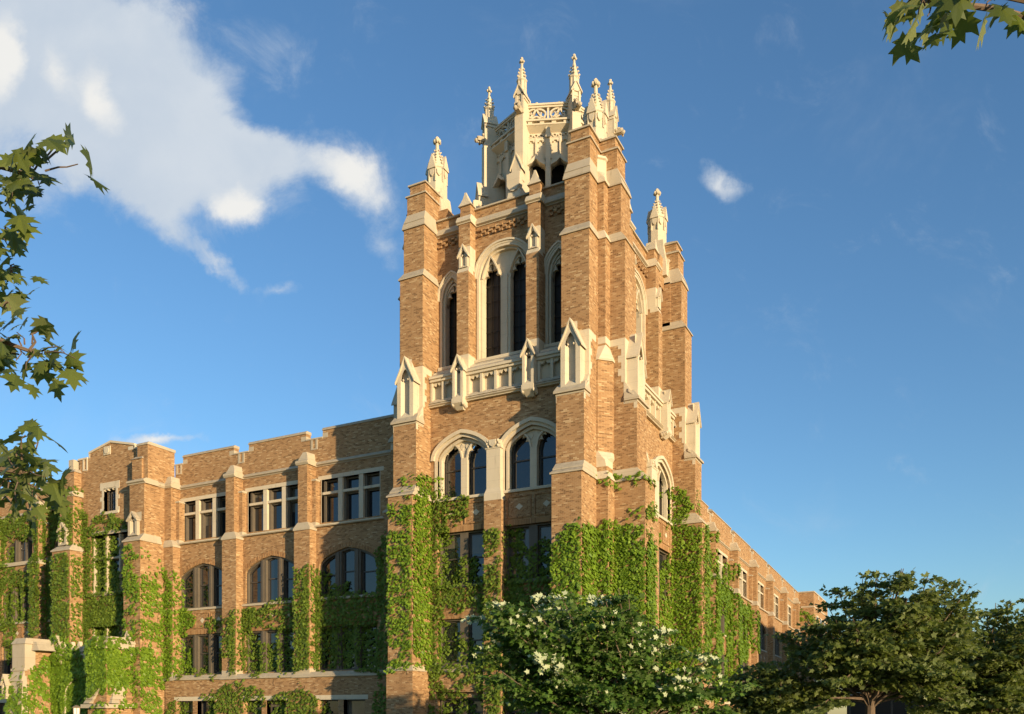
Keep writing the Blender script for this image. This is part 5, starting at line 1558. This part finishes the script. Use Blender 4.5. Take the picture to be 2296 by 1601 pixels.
  ('x', 0.4, 1, [(10.62,8.69),(14.01,8.26),(14.01,3.95),(10.62,3.81)]),
  ('x', 0.4, 1, [(10.09,11.97),(10.72,12.13),(10.72,11.52),(10.09,11.44)]),
  ('x', 0.4, 1, [(11.7,10.16),(12.83,10.67),(14.31,11.59),(14.31,7.78),(12.26,8.57)]),
  ('y', 13.45, 1.15, [(0.56,12.88),(1.6,12.86),(2.45,12.74),(2.49,12.44),(2.28,11.95),(2.49,11.43),(2.37,10.27),(2.61,8.91),(2.61,3.71),(0.39,3.76),(0.48,7.0),(0.39,9.05),(0.39,10.42),(0.48,11.61)]),
  ('x', 2.2, 1, [(14.3,12.94),(15.04,12.91),(15.04,3.78),(14.3,3.75)]),
 ],
 'right_wing': [
  ('x', -2.35, 1.1, [(31.24,12.88),(34.92,13.17),(36.9,13.21),(40.05,12.64),(43.46,12.55),(47.14,12.45),(47.78,10.32),(47.14,6.42),(45.88,2.85),(39.62,2.76),(40.05,7.07),(39.4,10.55),(37.72,10.37),(37.72,2.74),(31.24,2.65)]),
  ('x', -2.6, 0.9, [(32.2,16.26),(35.94,17.32),(36.13,16.51),(32.2,15.8)]),
  ('x', -2.6, 0.9, [(32.2,15.11),(36.73,15.76),(36.93,14.94),(36.13,13.12),(32.2,12.57)]),
  ('x', -2.6, 0.9, [(39.19,14.55),(41.14,15.36),(42.83,15.1),(42.26,13.98),(41.14,12.79),(39.19,13.05)]),
  ('x', -2.3, 1, [(46.27,11.8),(50.89,12.6),(54.48,11.53),(54.48,7.98),(52.29,8.13),(50.89,9.47),(48.85,6.51),(46.27,6.38)]),
  ('y', 90, 0.8, [(-3.77,16.35),(-2.26,16.05),(-1.36,15.45),(-1.74,14.56),(-3.77,14.73)]),
 ],
}
TREES = {'right': (13.45, -11.07, [(-2.52, 4.03), (-2.01, 4.32), (-1.64, 4.36), (-1.35, 4.17), (-1.17, 4.83), (-0.87, 5.25), (-0.07, 5.45), (0.42, 5.59), (0.84, 5.37), (1.27, 5.05), (1.52, 5.05), (2.06, 5.35), (2.47, 5.19), (2.21, 4.83), (2.57, 4.9), (2.83, 4.54), (2.87, 3.74), (2.43, 2.87), (2.72, 2.14), (2.28, 1.48), (1.27, 1.56), (0.83, 2.21), (0.39, 2.57), (-0.63, 2.57), (-0.77, 2.14), (-1.13, 1.48), (-2.37, 1.48), (-2.66, 2.14), (-1.86, 2.87), (-2.37, 3.3), (-1.86, 3.59)]), 'far_right': (16.58, -6.08, [(-2.6, 3.2), (-2.2, 4.2), (-1.7, 4.75), (-1.0, 4.95), (-0.4, 4.9), (0.3, 5.25), (1.2, 5.3), (2.2, 5.05), (2.9, 3.9), (2.7, 2.2), (2.0, 1.2), (-2.4, 1.2), (-2.7, 2.2)]), 'low': (10.97, -11.22, [(-1.17, 2.92), (-0.53, 3.22), (-0.15, 3.26), (0.23, 2.92), (1.14, 2.62), (1.59, 2.16), (1.59, 1.4), (-1.74, 1.4), (-1.52, 1.86), (-1.21, 2.31)]), 'centre': (8.25, -16.0, [(-4.07, 4.24), (-3.47, 4.56), (-2.87, 4.29), (-2.4, 4.76), (-2.0, 4.69), (-1.67, 4.76), (-1.0, 4.83), (-0.4, 4.76), (-0.2, 4.29), (0.27, 4.09), (0.53, 3.96), (0.93, 3.63), (1.33, 3.16), (1.87, 3.03), (2.13, 2.63), (2.53, 2.36), (2.6, 1.43), (-3.47, 1.43), (-3.27, 1.83), (-3.67, 2.63), (-3.2, 3.03), (-3.87, 3.43), (-3.67, 3.83)])}
LEFT_LEAVES = [[(11.58, -34.35, 4.4), (11.57, -34.43, 4.28), (11.56, -34.27, 4.35), (11.48, -34.45, 4.33), (11.45, -34.52, 4.24), (11.33, -34.39, 4.28), (11.0, -34.27, 4.38), (10.99, -34.34, 4.37), (11.21, -34.24, 4.36), (11.32, -34.49, 4.09), (11.22, -34.37, 4.24), (11.27, -34.49, 4.28)], [(11.15, -34.38, 4.08), (11.2, -34.4, 3.97), (11.11, -34.38, 4.05)], [(10.55, -34.04, 4.15), (10.68, -34.03, 4.16), (10.65, -34.06, 4.08), (10.71, -34.03, 4.05)], [(11.13, -34.38, 3.69), (11.11, -34.33, 3.7), (10.88, -34.27, 3.8)], [(10.83, -34.12, 3.72), (10.88, -34.03, 3.75), (10.7, -34.11, 3.67), (11.14, -34.32, 3.43), (10.98, -34.12, 3.57), (11.03, -34.05, 3.57), (11.17, -34.07, 3.56), (11.37, -34.15, 3.46), (11.1, -34.13, 3.48), (11.19, -34.3, 3.38), (10.65, -34.1, 3.72), (10.68, -34.12, 3.59), (10.88, -34.2, 3.65)], [(11.28, -34.36, 3.01), (11.05, -34.14, 3.07), (11.1, -34.3, 2.99), (10.9, -34.23, 2.98), (11.01, -34.19, 2.98), (11.06, -34.35, 2.86), (11.17, -34.35, 2.85), (11.15, -34.26, 2.85), (11.27, -34.29, 2.84), (11.43, -34.36, 2.78), (11.2, -34.4, 2.75), (11.01, -34.21, 2.81), (11.3, -34.49, 2.65), (11.36, -34.46, 2.64), (11.15, -34.24, 2.73), (11.37, -34.32, 2.66), (11.18, -34.28, 3.01), (11.08, -34.37, 2.76), (11.12, -34.42, 2.8)]]
RIGHT_LEAVES = [[(15.24, -32.54, 5.02), (15.35, -32.85, 4.7), (15.31, -32.77, 4.78), (15.39, -32.82, 4.77), (15.42, -32.61, 4.89), (15.45, -32.76, 4.85), (15.3, -32.8, 4.88), (15.36, -32.59, 5.03)], [(15.58, -32.67, 4.78), (15.64, -32.53, 4.92), (15.76, -32.31, 5.03), (15.68, -32.72, 4.79), (15.55, -32.8, 4.78)]]

LEFT_TRUNK = (10.12, -34.96, 0)
RIGHT_TRUNK = (16.93, -31.1, 0)
LAMP = (-22.97, -9.61, 0)
# ------------------------------------------------------------------ ivy
M['ivy'] = leaf_material('ivy_leaf', (0.042, 0.082, 0.010), (0.190, 0.260, 0.030), (0.15, 0.21, 0.055), 0.24, 0.5, 0.3)
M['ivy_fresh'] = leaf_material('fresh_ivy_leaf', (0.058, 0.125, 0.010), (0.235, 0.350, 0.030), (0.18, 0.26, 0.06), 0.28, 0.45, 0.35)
M['vine'] = plain_material('vine_stem', (0.07, 0.045, 0.028), 0.9, 0.1)
from mathutils import noise as mnoise

def make_bvh():
    vs = []; fs = []
    for o in SC.objects:
        if o.type != 'MESH': continue
        r = o
        while r.parent: r = r.parent
        off = r.location if r is not o else Vector((0, 0, 0))
        n = len(vs)
        vs += [v.co + off for v in o.data.vertices]
        fs += [tuple(n + i for i in p.vertices) for p in o.data.polygons]
    return BVHTree.FromPolygons(vs, fs)
BVH = make_bvh()

def inside(poly, x, y):
    c = False; j = len(poly) - 1
    for i in range(len(poly)):
        xi, yi = poly[i]; xj, yj = poly[j]
        if (yi > y) != (yj > y) and x < (xj - xi) * (y - yi) / (yj - yi) + xi: c = not c
        j = i
    return c

IVY_SHAPE = [(0, -0.02), (0.26, -0.10), (0.52, 0.20), (0.30, 0.42), (0.30, 0.62), (0, 1.0), (-0.30, 0.62), (-0.30, 0.42), (-0.52, 0.20), (-0.26, -0.10)]
def ivy(name, label, patches, size=0.165, dens=105, seed=1, mat='ivy', thick=0.22):
    rng = random.Random(seed)
    V = []; Fc = []
    sv = MB()
    def place(hit, nrm, c, u, z):
        bulge = (0.5 + 0.5 * mnoise.noise(Vector((u * 0.9, z * 0.7, c + 3)))) * thick
        p = hit + nrm * (0.03 + rng.random() ** 1.6 * bulge + 0.02)
        side = Vector((0, 0, 1)).cross(nrm)
        if side.length < 0.1: side = Vector((1, 0, 0))
        side.normalize()
        ln = (nrm * rng.uniform(0.55, 1.1) + Vector((0, 0, 1)) * rng.uniform(0.15, 0.85) + side * rng.uniform(-0.55, 0.55)).normalized()
        tip = Vector((0, 0, -1)) + side * rng.uniform(-0.7, 0.7)
        tip = (tip - ln * tip.dot(ln)).normalized()
        rt = tip.cross(ln)
        s = size * rng.uniform(0.65, 1.3)
        k = len(V)
        for a, b in IVY_SHAPE:
            V.append(p + rt * (a * s) + tip * ((b - 0.4) * s) - ln * (abs(a) * 0.22 * s))
        Fc.append(tuple(range(k, k + len(IVY_SHAPE))))
    for ax, c, dn, poly in patches:
        u0 = min(p[0] for p in poly) - 0.3; u1 = max(p[0] for p in poly) + 0.3
        z0 = max(min(p[1] for p in poly) - 0.3, 0.05); z1 = max(p[1] for p in poly) + 0.3
        n = int((u1 - u0) * (z1 - z0) * dens * min(dn, 1.6))
        for _ in range(n):
            u = rng.uniform(u0, u1); z = rng.uniform(z0, z1)
            q = Vector((u * 1.6, z * 1.6, c + seed * 7))
            w1 = mnoise.noise(q); w2 = mnoise.noise(q + Vector((31, 7, 3)))
            w3 = mnoise.noise(q * 3.1)
            ue, ze = u + w1 * 0.42 + w3 * 0.18, z + w2 * 0.50 + w3 * 0.22
            if not (inside(poly, ue, ze) or inside(poly, ue + 0.26, ze) or inside(poly, ue - 0.26, ze)): continue
            hole = mnoise.noise(Vector((u * 1.1, z * 2.6, c + seed)))
            if hole > 0.36 + (dn - 0.9) * 1.1 and rng.random() < 0.93: continue
            org = Vector((u, c - 2.6, z)) if ax == 'y' else Vector((c + 2.4, u, z))
            dr = Vector((0, 1, 0)) if ax == 'y' else Vector((-1, 0, 0))
            hit, nrm, idx, dist = BVH.ray_cast(org, dr, 4.2)
            if hit is None or abs((hit.y if ax == 'y' else hit.x) - c) > 0.85: continue
            if nrm.dot(dr) > 0: nrm = -nrm
            if nrm.z > 0.6: nrm = (-dr + Vector((0, 0, 0.3))).normalized()
            place(hit, nrm, c, u, z)
            if rng.random() < 0.55:       # wrap round the corner on to the return face
                if ax == 'y':
                    o2 = Vector((hit.x + rng.uniform(0.1, 0.9), hit.y + rng.uniform(0.04, 0.9), hit.z)); d2 = Vector((-1, 0, 0))
                else:
                    o2 = Vector((hit.x - rng.uniform(0.04, 0.9), hit.y - rng.uniform(0.1, 0.9), hit.z)); d2 = Vector((0, 1, 0))
                h2, n2, _i, _d = BVH.ray_cast(o2, d2, 1.0)
                if h2 is not None and n2.dot(d2) < -0.6: place(h2, n2, c, u, z)
        # a few bare stems climbing through the patch
        area = (u1 - u0) * (z1 - z0)
        for _ in range(min(14, int(area * 0.8) + 2)):
            u = rng.uniform(u0, u1); z = rng.uniform(z0, z0 + (z1 - z0) * 0.6)
            pts = []
            du = rng.uniform(-0.3, 0.3)
            for i in range(9):
                org = Vector((u, c - 2.6, z)) if ax == 'y' else Vector((c + 2.4, u, z))
                dr = Vector((0, 1, 0)) if ax == 'y' else Vector((-1, 0, 0))
                h = BVH.ray_cast(org, dr, 4.2)
                if h[0] is None or not inside(poly, u, z): break
                pts.append(h[0] - dr * 0.015)
                du += rng.uniform(-0.25, 0.25); du *= 0.8
                u += du * 0.4; z += rng.uniform(0.12, 0.3)
            for a, b in zip(pts[:-1], pts[1:]):
                if (a - b).length > 0.6: continue
                t = (b - a).normalized(); e = 0.011
                x = t.cross(-dr).normalized() * e; y = -dr * e
                sv.loft([[tuple(a + x), tuple(a + y), tuple(a - x)], [tuple(b + x), tuple(b + y), tuple(b - x)]], False)
    loc = sum((Vector(v) for v in V[:200]), Vector()) / max(1, len(V[:200]))
    ps = patches[0]
    cx = sum(p[0] for p in ps[3]) / len(ps[3])
    loc = (cx, ps[1], 0) if ps[0] == 'y' else (ps[1], cx, 0)
    root = thing(name, label, 'ivy', loc, 'ivy climbing the brick walls')
    m = MB(); m.v = V; m.f = Fc
    m.build('leaves', mat, root, recalc=False)
    sv.build('stems', 'vine', root)
    return root
IVY_LABEL = {
 'far_left': ('yellow-green ivy around the arched window at the far left edge', 0.20, 125, 'ivy'),
 'bay_l': ('column of ivy on the left pier of the gabled bay', 0.185, 125, 'ivy'),
 'bay_c': ('ivy sheet over the tall window in the middle of the gabled bay', 0.185, 130, 'ivy'),
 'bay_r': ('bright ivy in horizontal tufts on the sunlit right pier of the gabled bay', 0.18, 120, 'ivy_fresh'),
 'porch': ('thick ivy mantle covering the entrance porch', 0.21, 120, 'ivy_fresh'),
 'wing_a': ('ivy straggling between the first two window bays of the left wing', 0.165, 105, 'ivy'),
 'wing_p': ('dense upright ivy on the brick pier nearest the tower, in sun', 0.165, 110, 'ivy'),
 'wing_c': ('dark shaded ivy under the arched window beside the tower', 0.17, 105, 'ivy'),
 'base': ('low ivy spreading over the basement windows of the left wing', 0.165, 100, 'ivy'),
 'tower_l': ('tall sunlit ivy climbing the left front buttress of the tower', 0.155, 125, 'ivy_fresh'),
 'tower_w': ('ivy around the left-hand windows of the tower front', 0.155, 120, 'ivy'),
 'tower_m': ('shaded ivy on the middle pier of the tower front', 0.155, 115, 'ivy'),
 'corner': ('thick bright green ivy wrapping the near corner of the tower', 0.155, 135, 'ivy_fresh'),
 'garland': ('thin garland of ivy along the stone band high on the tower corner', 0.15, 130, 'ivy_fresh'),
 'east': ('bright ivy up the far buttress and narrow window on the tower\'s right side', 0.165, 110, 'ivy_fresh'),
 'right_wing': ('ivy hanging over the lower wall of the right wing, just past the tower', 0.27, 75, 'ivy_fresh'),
}
for i, k in enumerate(IVY):
    lb, sz, dn, mt = IVY_LABEL[k]
    ivy('ivy', lb, IVY[k], sz, dn, i + 3, mt)
# ------------------------------------------------------------------ trees
M['maple'] = leaf_material('maple_leaf', (0.050, 0.078, 0.016), (0.170, 0.205, 0.048), (0.19, 0.23, 0.09), 0.36, 0.42, 0.4)
M['silver'] = leaf_material('silver_maple_leaf', (0.032, 0.078, 0.012), (0.115, 0.205, 0.030), (0.13, 0.20, 0.06), 0.30, 0.5, 0.3)
M['underside'] = leaf_material('silver_leaf_underside', (0.24, 0.30, 0.13), (0.46, 0.50, 0.30), (0.42, 0.46, 0.28), 0.2, 0.5, 0.3)
M['near_leaf'] = leaf_material('norway_maple_leaf', (0.045, 0.070, 0.014), (0.150, 0.180, 0.036), (0.24, 0.27, 0.11), 0.40, 0.42, 0.4)
M['bark'] = plain_material('maple_bark', (0.16, 0.115, 0.08), 0.95, 0.1, 0.6, 9)
VR = Vector((math.cos(YAW), math.sin(YAW), 0))          # across the view from the lawn
VD = Vector((-math.sin(YAW), math.cos(YAW), 0))         # away from it
HALF_FAR = [(0.40, 0.02), (0.28, 0.22), (0.56, 0.48), (0.22, 0.56)]
HALF_NEAR = [(0.20, -0.10), (0.17, 0.06), (0.47, 0.06), (0.38, 0.20), (0.60, 0.44), (0.33, 0.43), (0.18, 0.50), (0.31, 0.74), (0.13, 0.72)]

class Leaves:
    def __init__(self): self.v = []; self.f = []; self.m = []
    def add(self, p, tip, nrm, s, half, fold=0.18, curl=0.0, mi=0):
        tip = (tip - nrm * tip.dot(nrm)).normalized(); rt = tip.cross(nrm)
        k = len(self.v)
        P = lambda a, b: p + rt * (a * s) + tip * (b * s) + nrm * (-abs(a) * fold * s - curl * b * b * s)
        mid = [P(0, 0), P(0, 1.0)]
        for sg in (1, -1):
            i = len(self.v)
            pts = [mid[0]] + [P(sg * a, b) for a, b in half] + [mid[1]]
            self.v += pts
            r = tuple(range(i, i + len(pts)))
            self.f.append(r if sg > 0 else tuple(reversed(r)))
            self.m.append(mi)
    def build(self, name, mat, root, second=None):
        m = MB(); m.v = self.v; m.f = self.f
        o = m.build(name, mat, root, recalc=False)
        if second:
            o.data.materials.append(M[second])
            o.data.polygons.foreach_set('material_index', self.m)
        return o

def tube(mb, pts, r0, r1, n=6):
    rings = []
    L = len(pts)
    for i, p in enumerate(pts):
        t = (pts[min(i + 1, L - 1)] - pts[max(i - 1, 0)]).normalized()
        x = t.orthogonal().normalized(); y = t.cross(x)
        r = r0 + (r1 - r0) * i / (L - 1)
        rings.append([tuple(p + x * (r * math.cos(2 * math.pi * k / n)) + y * (r * math.sin(2 * math.pi * k / n))) for k in range(n)])
    mb.loft(rings)

def bend(rng, a, b, sag, n=6, jit=0.08):
    out = []
    for i in range(n + 1):
        f = i / n
        p = a.lerp(b, f) + Vector((0, 0, sag * math.sin(math.pi * f)))
        if 0 < i < n: p += Vector((rng.uniform(-jit, jit), rng.uniform(-jit, jit), rng.uniform(-jit, jit)))
        out.append(p)
    return out

def maple(key, name, label, mat, depth, nb, ncl, nleaf, size, seed, flip=None, trunk_r=0.13, fork=1.5, group='maple trees on the lawn', lift=0.5):
    """trunk, nb boughs sweeping out to the crown's edge, flat sprays of leaves along every bough"""
    bx, by, poly = TREES[key]
    rng = random.Random(seed)
    root = thing(name, label, 'tree', (bx, by, 0), group)
    base = Vector((bx, by, 0))
    tr = MB(); lf = Leaves(); lm = MB()
    top = base + Vector((rng.uniform(-.2, .2), rng.uniform(-.2, .2), fork))
    tube(tr, bend(rng, base + Vector((0, 0, -0.2)), top, 0, 5, 0.03), trunk_r * 1.25, trunk_r * 0.9, 9)
    s0 = min(p[0] for p in poly); s1 = max(p[0] for p in poly)
    z0 = min(p[1] for p in poly); z1 = max(p[1] for p in poly)
    def spot():
        while True:
            s = rng.uniform(s0, s1); z = rng.uniform(z0, z1)
            if inside(poly, s, z): return s, z
    tips = []
    # one bough for every point of the outline, then some through the body
    ol = [p for p in poly if p[1] > z0 + 0.25 * (z1 - z0)]
    for p in ol:
        if flip: p = (p[0] * 1.06, p[1] + 0.04)
        tips.append(base + VR * (p[0] * 1.0) + VD * rng.uniform(-0.5, 0.5) * depth * 0.6 + Vector((0, 0, p[1] - 0.10)))
    while len(tips) < nb:
        s, z = spot()
        edge = min(abs(s - s0), abs(s1 - s)); dm = depth * min(1, 0.3 + edge / 2.2)
        tips.append(base + VR * s + VD * rng.choice((-1, 1)) * dm * rng.uniform(0.35, 1) + Vector((0, 0, z)))
    for ti, tip in enumerate(tips):
        st = top + Vector((0, 0, rng.uniform(-0.2, 0.5)))
        pts = bend(rng, st, tip, lift * (1 if tip.z < st.z + 1.5 else -0.25) * 0.6, 7, 0.07)
        tube(tr, pts, trunk_r * 0.32, 0.010, 5)
        L = (tip - st).length
        n = max(3, int(ncl * L / 2.6))
        along = (tip - st).normalized()
        acr = along.cross(Vector((0, 0, 1)))
        acr = acr.normalized() if acr.length > 0.05 else VR.copy()
        for j in range(n):
            f = 0.40 + 0.60 * (j + rng.random() * 0.8) / n
            f = min(f, 1.0)
            i = min(int(f * 7), 6)
            p0 = pts[i].lerp(pts[i + 1], f * 7 - i)
            wid = 0.16 + 0.50 * (1 - f)
            c = p0 + acr * rng.uniform(-wid, wid) + Vector((0, 0, rng.uniform(-0.12, 0.06)))
            tube(lm, [p0, p0.lerp(c, 0.5) + Vector((0, 0, .02)), c], 0.010, 0.004, 3)
            r = rng.uniform(0.24, 0.44)
            fl = flip(c, base, ti, f) if flip else 0.0
            for _ in range(int(nleaf * rng.uniform(0.6, 1.4))):
                o = Vector((rng.gauss(0, .5), rng.gauss(0, .5), rng.gauss(0, .5)))
                o = Vector((o.x * r, o.y * r, o.z * r * 0.26))
                p = c + o
                nrm = (Vector((0, 0, 1)) * rng.uniform(0.25, 1.1) + Vector((rng.uniform(-1, 1), rng.uniform(-1, 1), rng.uniform(-.3, .3))) * 0.7).normalized()
                tip_d = along * 0.5 + o * 0.8 + Vector((rng.uniform(-.6, .6), rng.uniform(-.6, .6), rng.uniform(-0.9, 0.1)))
                mi = 0
                if rng.random() < fl:      # the wind has turned this one over
                    mi = 1
                    nrm = -(Vector((0.8, -0.75, 0.25)) + Vector((rng.uniform(-.6, .6), rng.uniform(-.6, .6), rng.uniform(-.2, .5)))).normalized()
                    tip_d = -VR * 0.9 + Vector((rng.uniform(-.4, .4), rng.uniform(-.4, .4), rng.uniform(-.2, .5)))
                lf.add(p, tip_d, nrm, size * rng.uniform(0.6, 1.25), HALF_FAR, 0.15, rng.uniform(0, 0.25), mi)
    tr.build('trunk', 'bark', root)
    lm.build('twigs', 'bark', root)
    lf.build('crown', mat, root, 'underside' if flip else None)
    return root

maple('right', 'maple_tree', 'big leafy maple at lower right, standing in front of the right wing', 'maple', 2.2, 120, 7, 42, 0.155, 11, trunk_r=0.14, fork=1.9)
maple('far_right', 'maple_tree', 'dark maple at the right edge of the picture, its crown cut by the frame', 'maple', 2.2, 120, 8, 42, 0.165, 12)
maple('low', 'maple_tree', 'small low maple tucked between the ivy corner and the big right-hand maple', 'maple', 1.2, 60, 9, 38, 0.155, 13, fork=0.8, trunk_r=0.08)
def blown(c, base, ti, f):
    s = (c - base).dot(VR)
    if ti in (0, 1, 2, 3, 4, 6, 8, 10, 30, 41, 52, 60): return 0.42 * f * f
    return 0.012
maple('centre', 'silver_maple_tree', 'silver maple in front of the tower corner, pale undersides of wind-turned leaves showing', 'silver', 1.8, 84, 7, 40, 0.145, 14, blown, 0.12, 0.9)

def near_tree(name, label, foot, groups, seed, size=0.118):
    rng = random.Random(seed)
    root = thing(name, label, 'tree', foot, 'maple trees close to the viewpoint')
    foot = Vector(foot)
    tr = MB(); tw = MB(); lf = Leaves()
    zt = max(max(p[2] for p in g) for g in groups) + 0.8
    crown = foot + Vector((0, 0, zt))
    tube(tr, bend(rng, foot + Vector((0, 0, -.2)), crown, 0, 8, 0.03), 0.20, 0.06, 10)
    for g in groups:
        g = [Vector(p) for p in g]
        c = sum(g, Vector()) / len(g)
        far = max(g, key=lambda p: (p - foot).length)
        st = foot + Vector((0, 0, min(c.z + 0.1, zt - 0.1)))
        tube(tr, bend(rng, st, c, 0.1, 6, 0.03), 0.035, 0.010)
        tube(tw, bend(rng, c, far, 0.02, 4, 0.02), 0.008, 0.003, 5)
        for p in g:
            tube(tw, bend(rng, c.lerp(p, 0.35), p, 0.02, 3, 0.015), 0.005, 0.0025, 5)
            for i in range(rng.choice((2, 3, 4))):
                o = Vector((rng.uniform(-1, 1), rng.uniform(-1, 1), rng.uniform(-1, 1))) * 0.085
                out = (p - c); out = out.normalized() if out.length > 0.02 else VR
                nrm = (Vector((0, 0, 1)) * rng.uniform(0.1, 0.9) - VD * rng.uniform(-0.3, 0.9) + VR * rng.uniform(-.6, .6)).normalized()
                tip = out * 0.6 + Vector((0, 0, -0.75)) + VR * rng.uniform(-.3, .7)
                lf.add(p + o, tip, nrm, size * rng.uniform(0.75, 1.25), HALF_NEAR, rng.uniform(0.1, 0.35), rng.uniform(0.05, 0.35))
    tr.build('trunk', 'bark', root); tw.build('twigs', 'bark', root); lf.build('crown', 'near_leaf', root)
near_tree('maple_tree', 'maple sprays reaching in from the left edge, close to the viewer', LEFT_TRUNK, LEFT_LEAVES, 21)
near_tree('maple_tree', 'few maple leaves hanging into the top right corner', RIGHT_TRUNK, RIGHT_LEAVES, 22, 0.125)

# ------------------------------------------------------------------ ground and neighbours
def ground_material():
    m, t, b = new_mat('lawn_grass')
    g = t.node('ShaderNodeNewGeometry')
    n = t.noise(g.outputs['Position'], 0.35, 6, 0.6); n2 = t.noise(g.outputs['Position'], 9, 5, 0.7)
    c = t.mix(n, (0.035, 0.065, 0.014, 1), (0.08, 0.12, 0.025, 1))
    c = t.mix(t.math('MULTIPLY', t.smooth(n2, 0.4, 0.7), 0.5), c, (0.03, 0.045, 0.012, 1))
    t.l.new(c, b.inputs['Base Color']); b.inputs['Roughness'].default_value = 0.95
    return m
M['grass'] = ground_material()
M['paving'] = plain_material('concrete_paving', (0.34, 0.32, 0.29), 0.9, 0.2, 0.3, 2)
M['asphalt'] = plain_material('asphalt', (0.055, 0.054, 0.052), 0.9, 0.2, 0.3, 2)
M['fascia'] = plain_material('beige_fascia', (0.52, 0.44, 0.34), 0.8, 0.2, 0.15, 1)
M['lampglass'] = plain_material('frosted_lamp_glass', (0.80, 0.76, 0.66), 0.4, 0.4, 0.05)
M['iron'] = plain_material('bronze_ironwork', (0.20, 0.15, 0.09), 0.5, 0.5, 0.3)
def sheet(name, mat, x0, x1, y0, y1, z):
    m = MB(); m.poly([(x0, y0, z), (x1, y0, z), (x1, y1, z), (x0, y1, z)])
    o = m.build(name, mat, None); o['kind'] = 'structure'; return o
sheet('ground', 'grass', -900, 900, -900, 1500, 0.0)
sheet('path', 'paving', -80, 14, -14.0, -11.5, 0.004)
sheet('road', 'asphalt', -900, 900, -62, -52, 0.004)
sheet('pavement', 'paving', -900, 900, -51.8, -49.5, 0.006)

lp = thing('street_lamp', 'post lamp with pale glass lantern standing before the entrance porch', 'street lamp', LAMP)
m = MB(); x, y, _ = LAMP
m.lathe(x, y, [(0.14, 0), (0.14, 0.12), (0.06, 0.2), (0.05, 1.3), (0.10, 1.34), (0.10, 1.38)], 8)
m.build('post', 'iron', lp)
m = MB(); m.lathe(x, y, [(0.13, 1.38), (0.15, 1.88)], 6); m.build('lantern', 'lampglass', lp)
m = MB()
m.lathe(x, y, [(0.17, 1.36), (0.17, 1.40)], 6); m.lathe(x, y, [(0.22, 1.88), (0.20, 1.93), (0.10, 1.99), (0.03, 2.02)], 6)
for k in range(6):
    t = math.pi / 6 + k * math.pi / 3
    m.loft([[(x + r * math.cos(t + e), y + r * math.sin(t + e), 1.38) for r, e in ((.13, -.08), (.16, 0), (.13, .08))], [(x + r * math.cos(t + e), y + r * math.sin(t + e), 1.9) for r, e in ((.15, -.08), (.18, 0), (.15, .08))]])
m.build('lantern_frame', 'iron', lp)

pb = thing('flat_roofed_building', 'low building with a beige fascia glimpsed under the right-hand maple', 'building', (12, 84, 0))
m = MB(); m.box(4.0, 24, 76, 96, -0.3, 3.85); wo = m.build('wall', 'louvre', pb)
m = MB(); m.box(3.6, 24.4, 75.2, 96.4, 3.85, 5.55); m.box(3.5, 24.5, 75.1, 96.5, 5.55, 5.7); m.build('fascia', 'fascia', pb)
m = MB()
for i in range(8): m.box(4.2 + i * 2.4, 4.45 + i * 2.4, 75.9, 76.0, 0, 3.85)
m.build('window_post', 'timber', pb)

nb = thing('shade_block', 'unseen brick block added out of frame to the right to cast the shade on the right wing', 'building', (42, 66, 0))  # unseen block, added to shade the lower wall of the right wing
m = MB(); m.box(33, 52, 36, 95, -0.3, 15.3); m.build('wall', 'brick', nb)
m = MB(); m.box(32.8, 52.2, 35.8, 95.2, 15.3, 15.6); m.build('coping', 'coping', nb)
m = MB(lambda u, d, z: (33 + d, u, z)); g = MB(lambda u, d, z: (33 + d, u, z))
for yy in range(39, 94, 5):
    for zz in (1.2, 5, 8.8, 12.2):
        m.box(yy - 1.1, yy + 1.1, -0.06, 0.1, zz - .15, zz); g.poly([(yy - 1, -0.02, zz), (yy + 1, -0.02, zz), (yy + 1, -0.02, zz + 2), (yy - 1, -0.02, zz + 2)])
m.build('window_sill', 'stone', nb); g.build('window_glass', 'glass', nb)
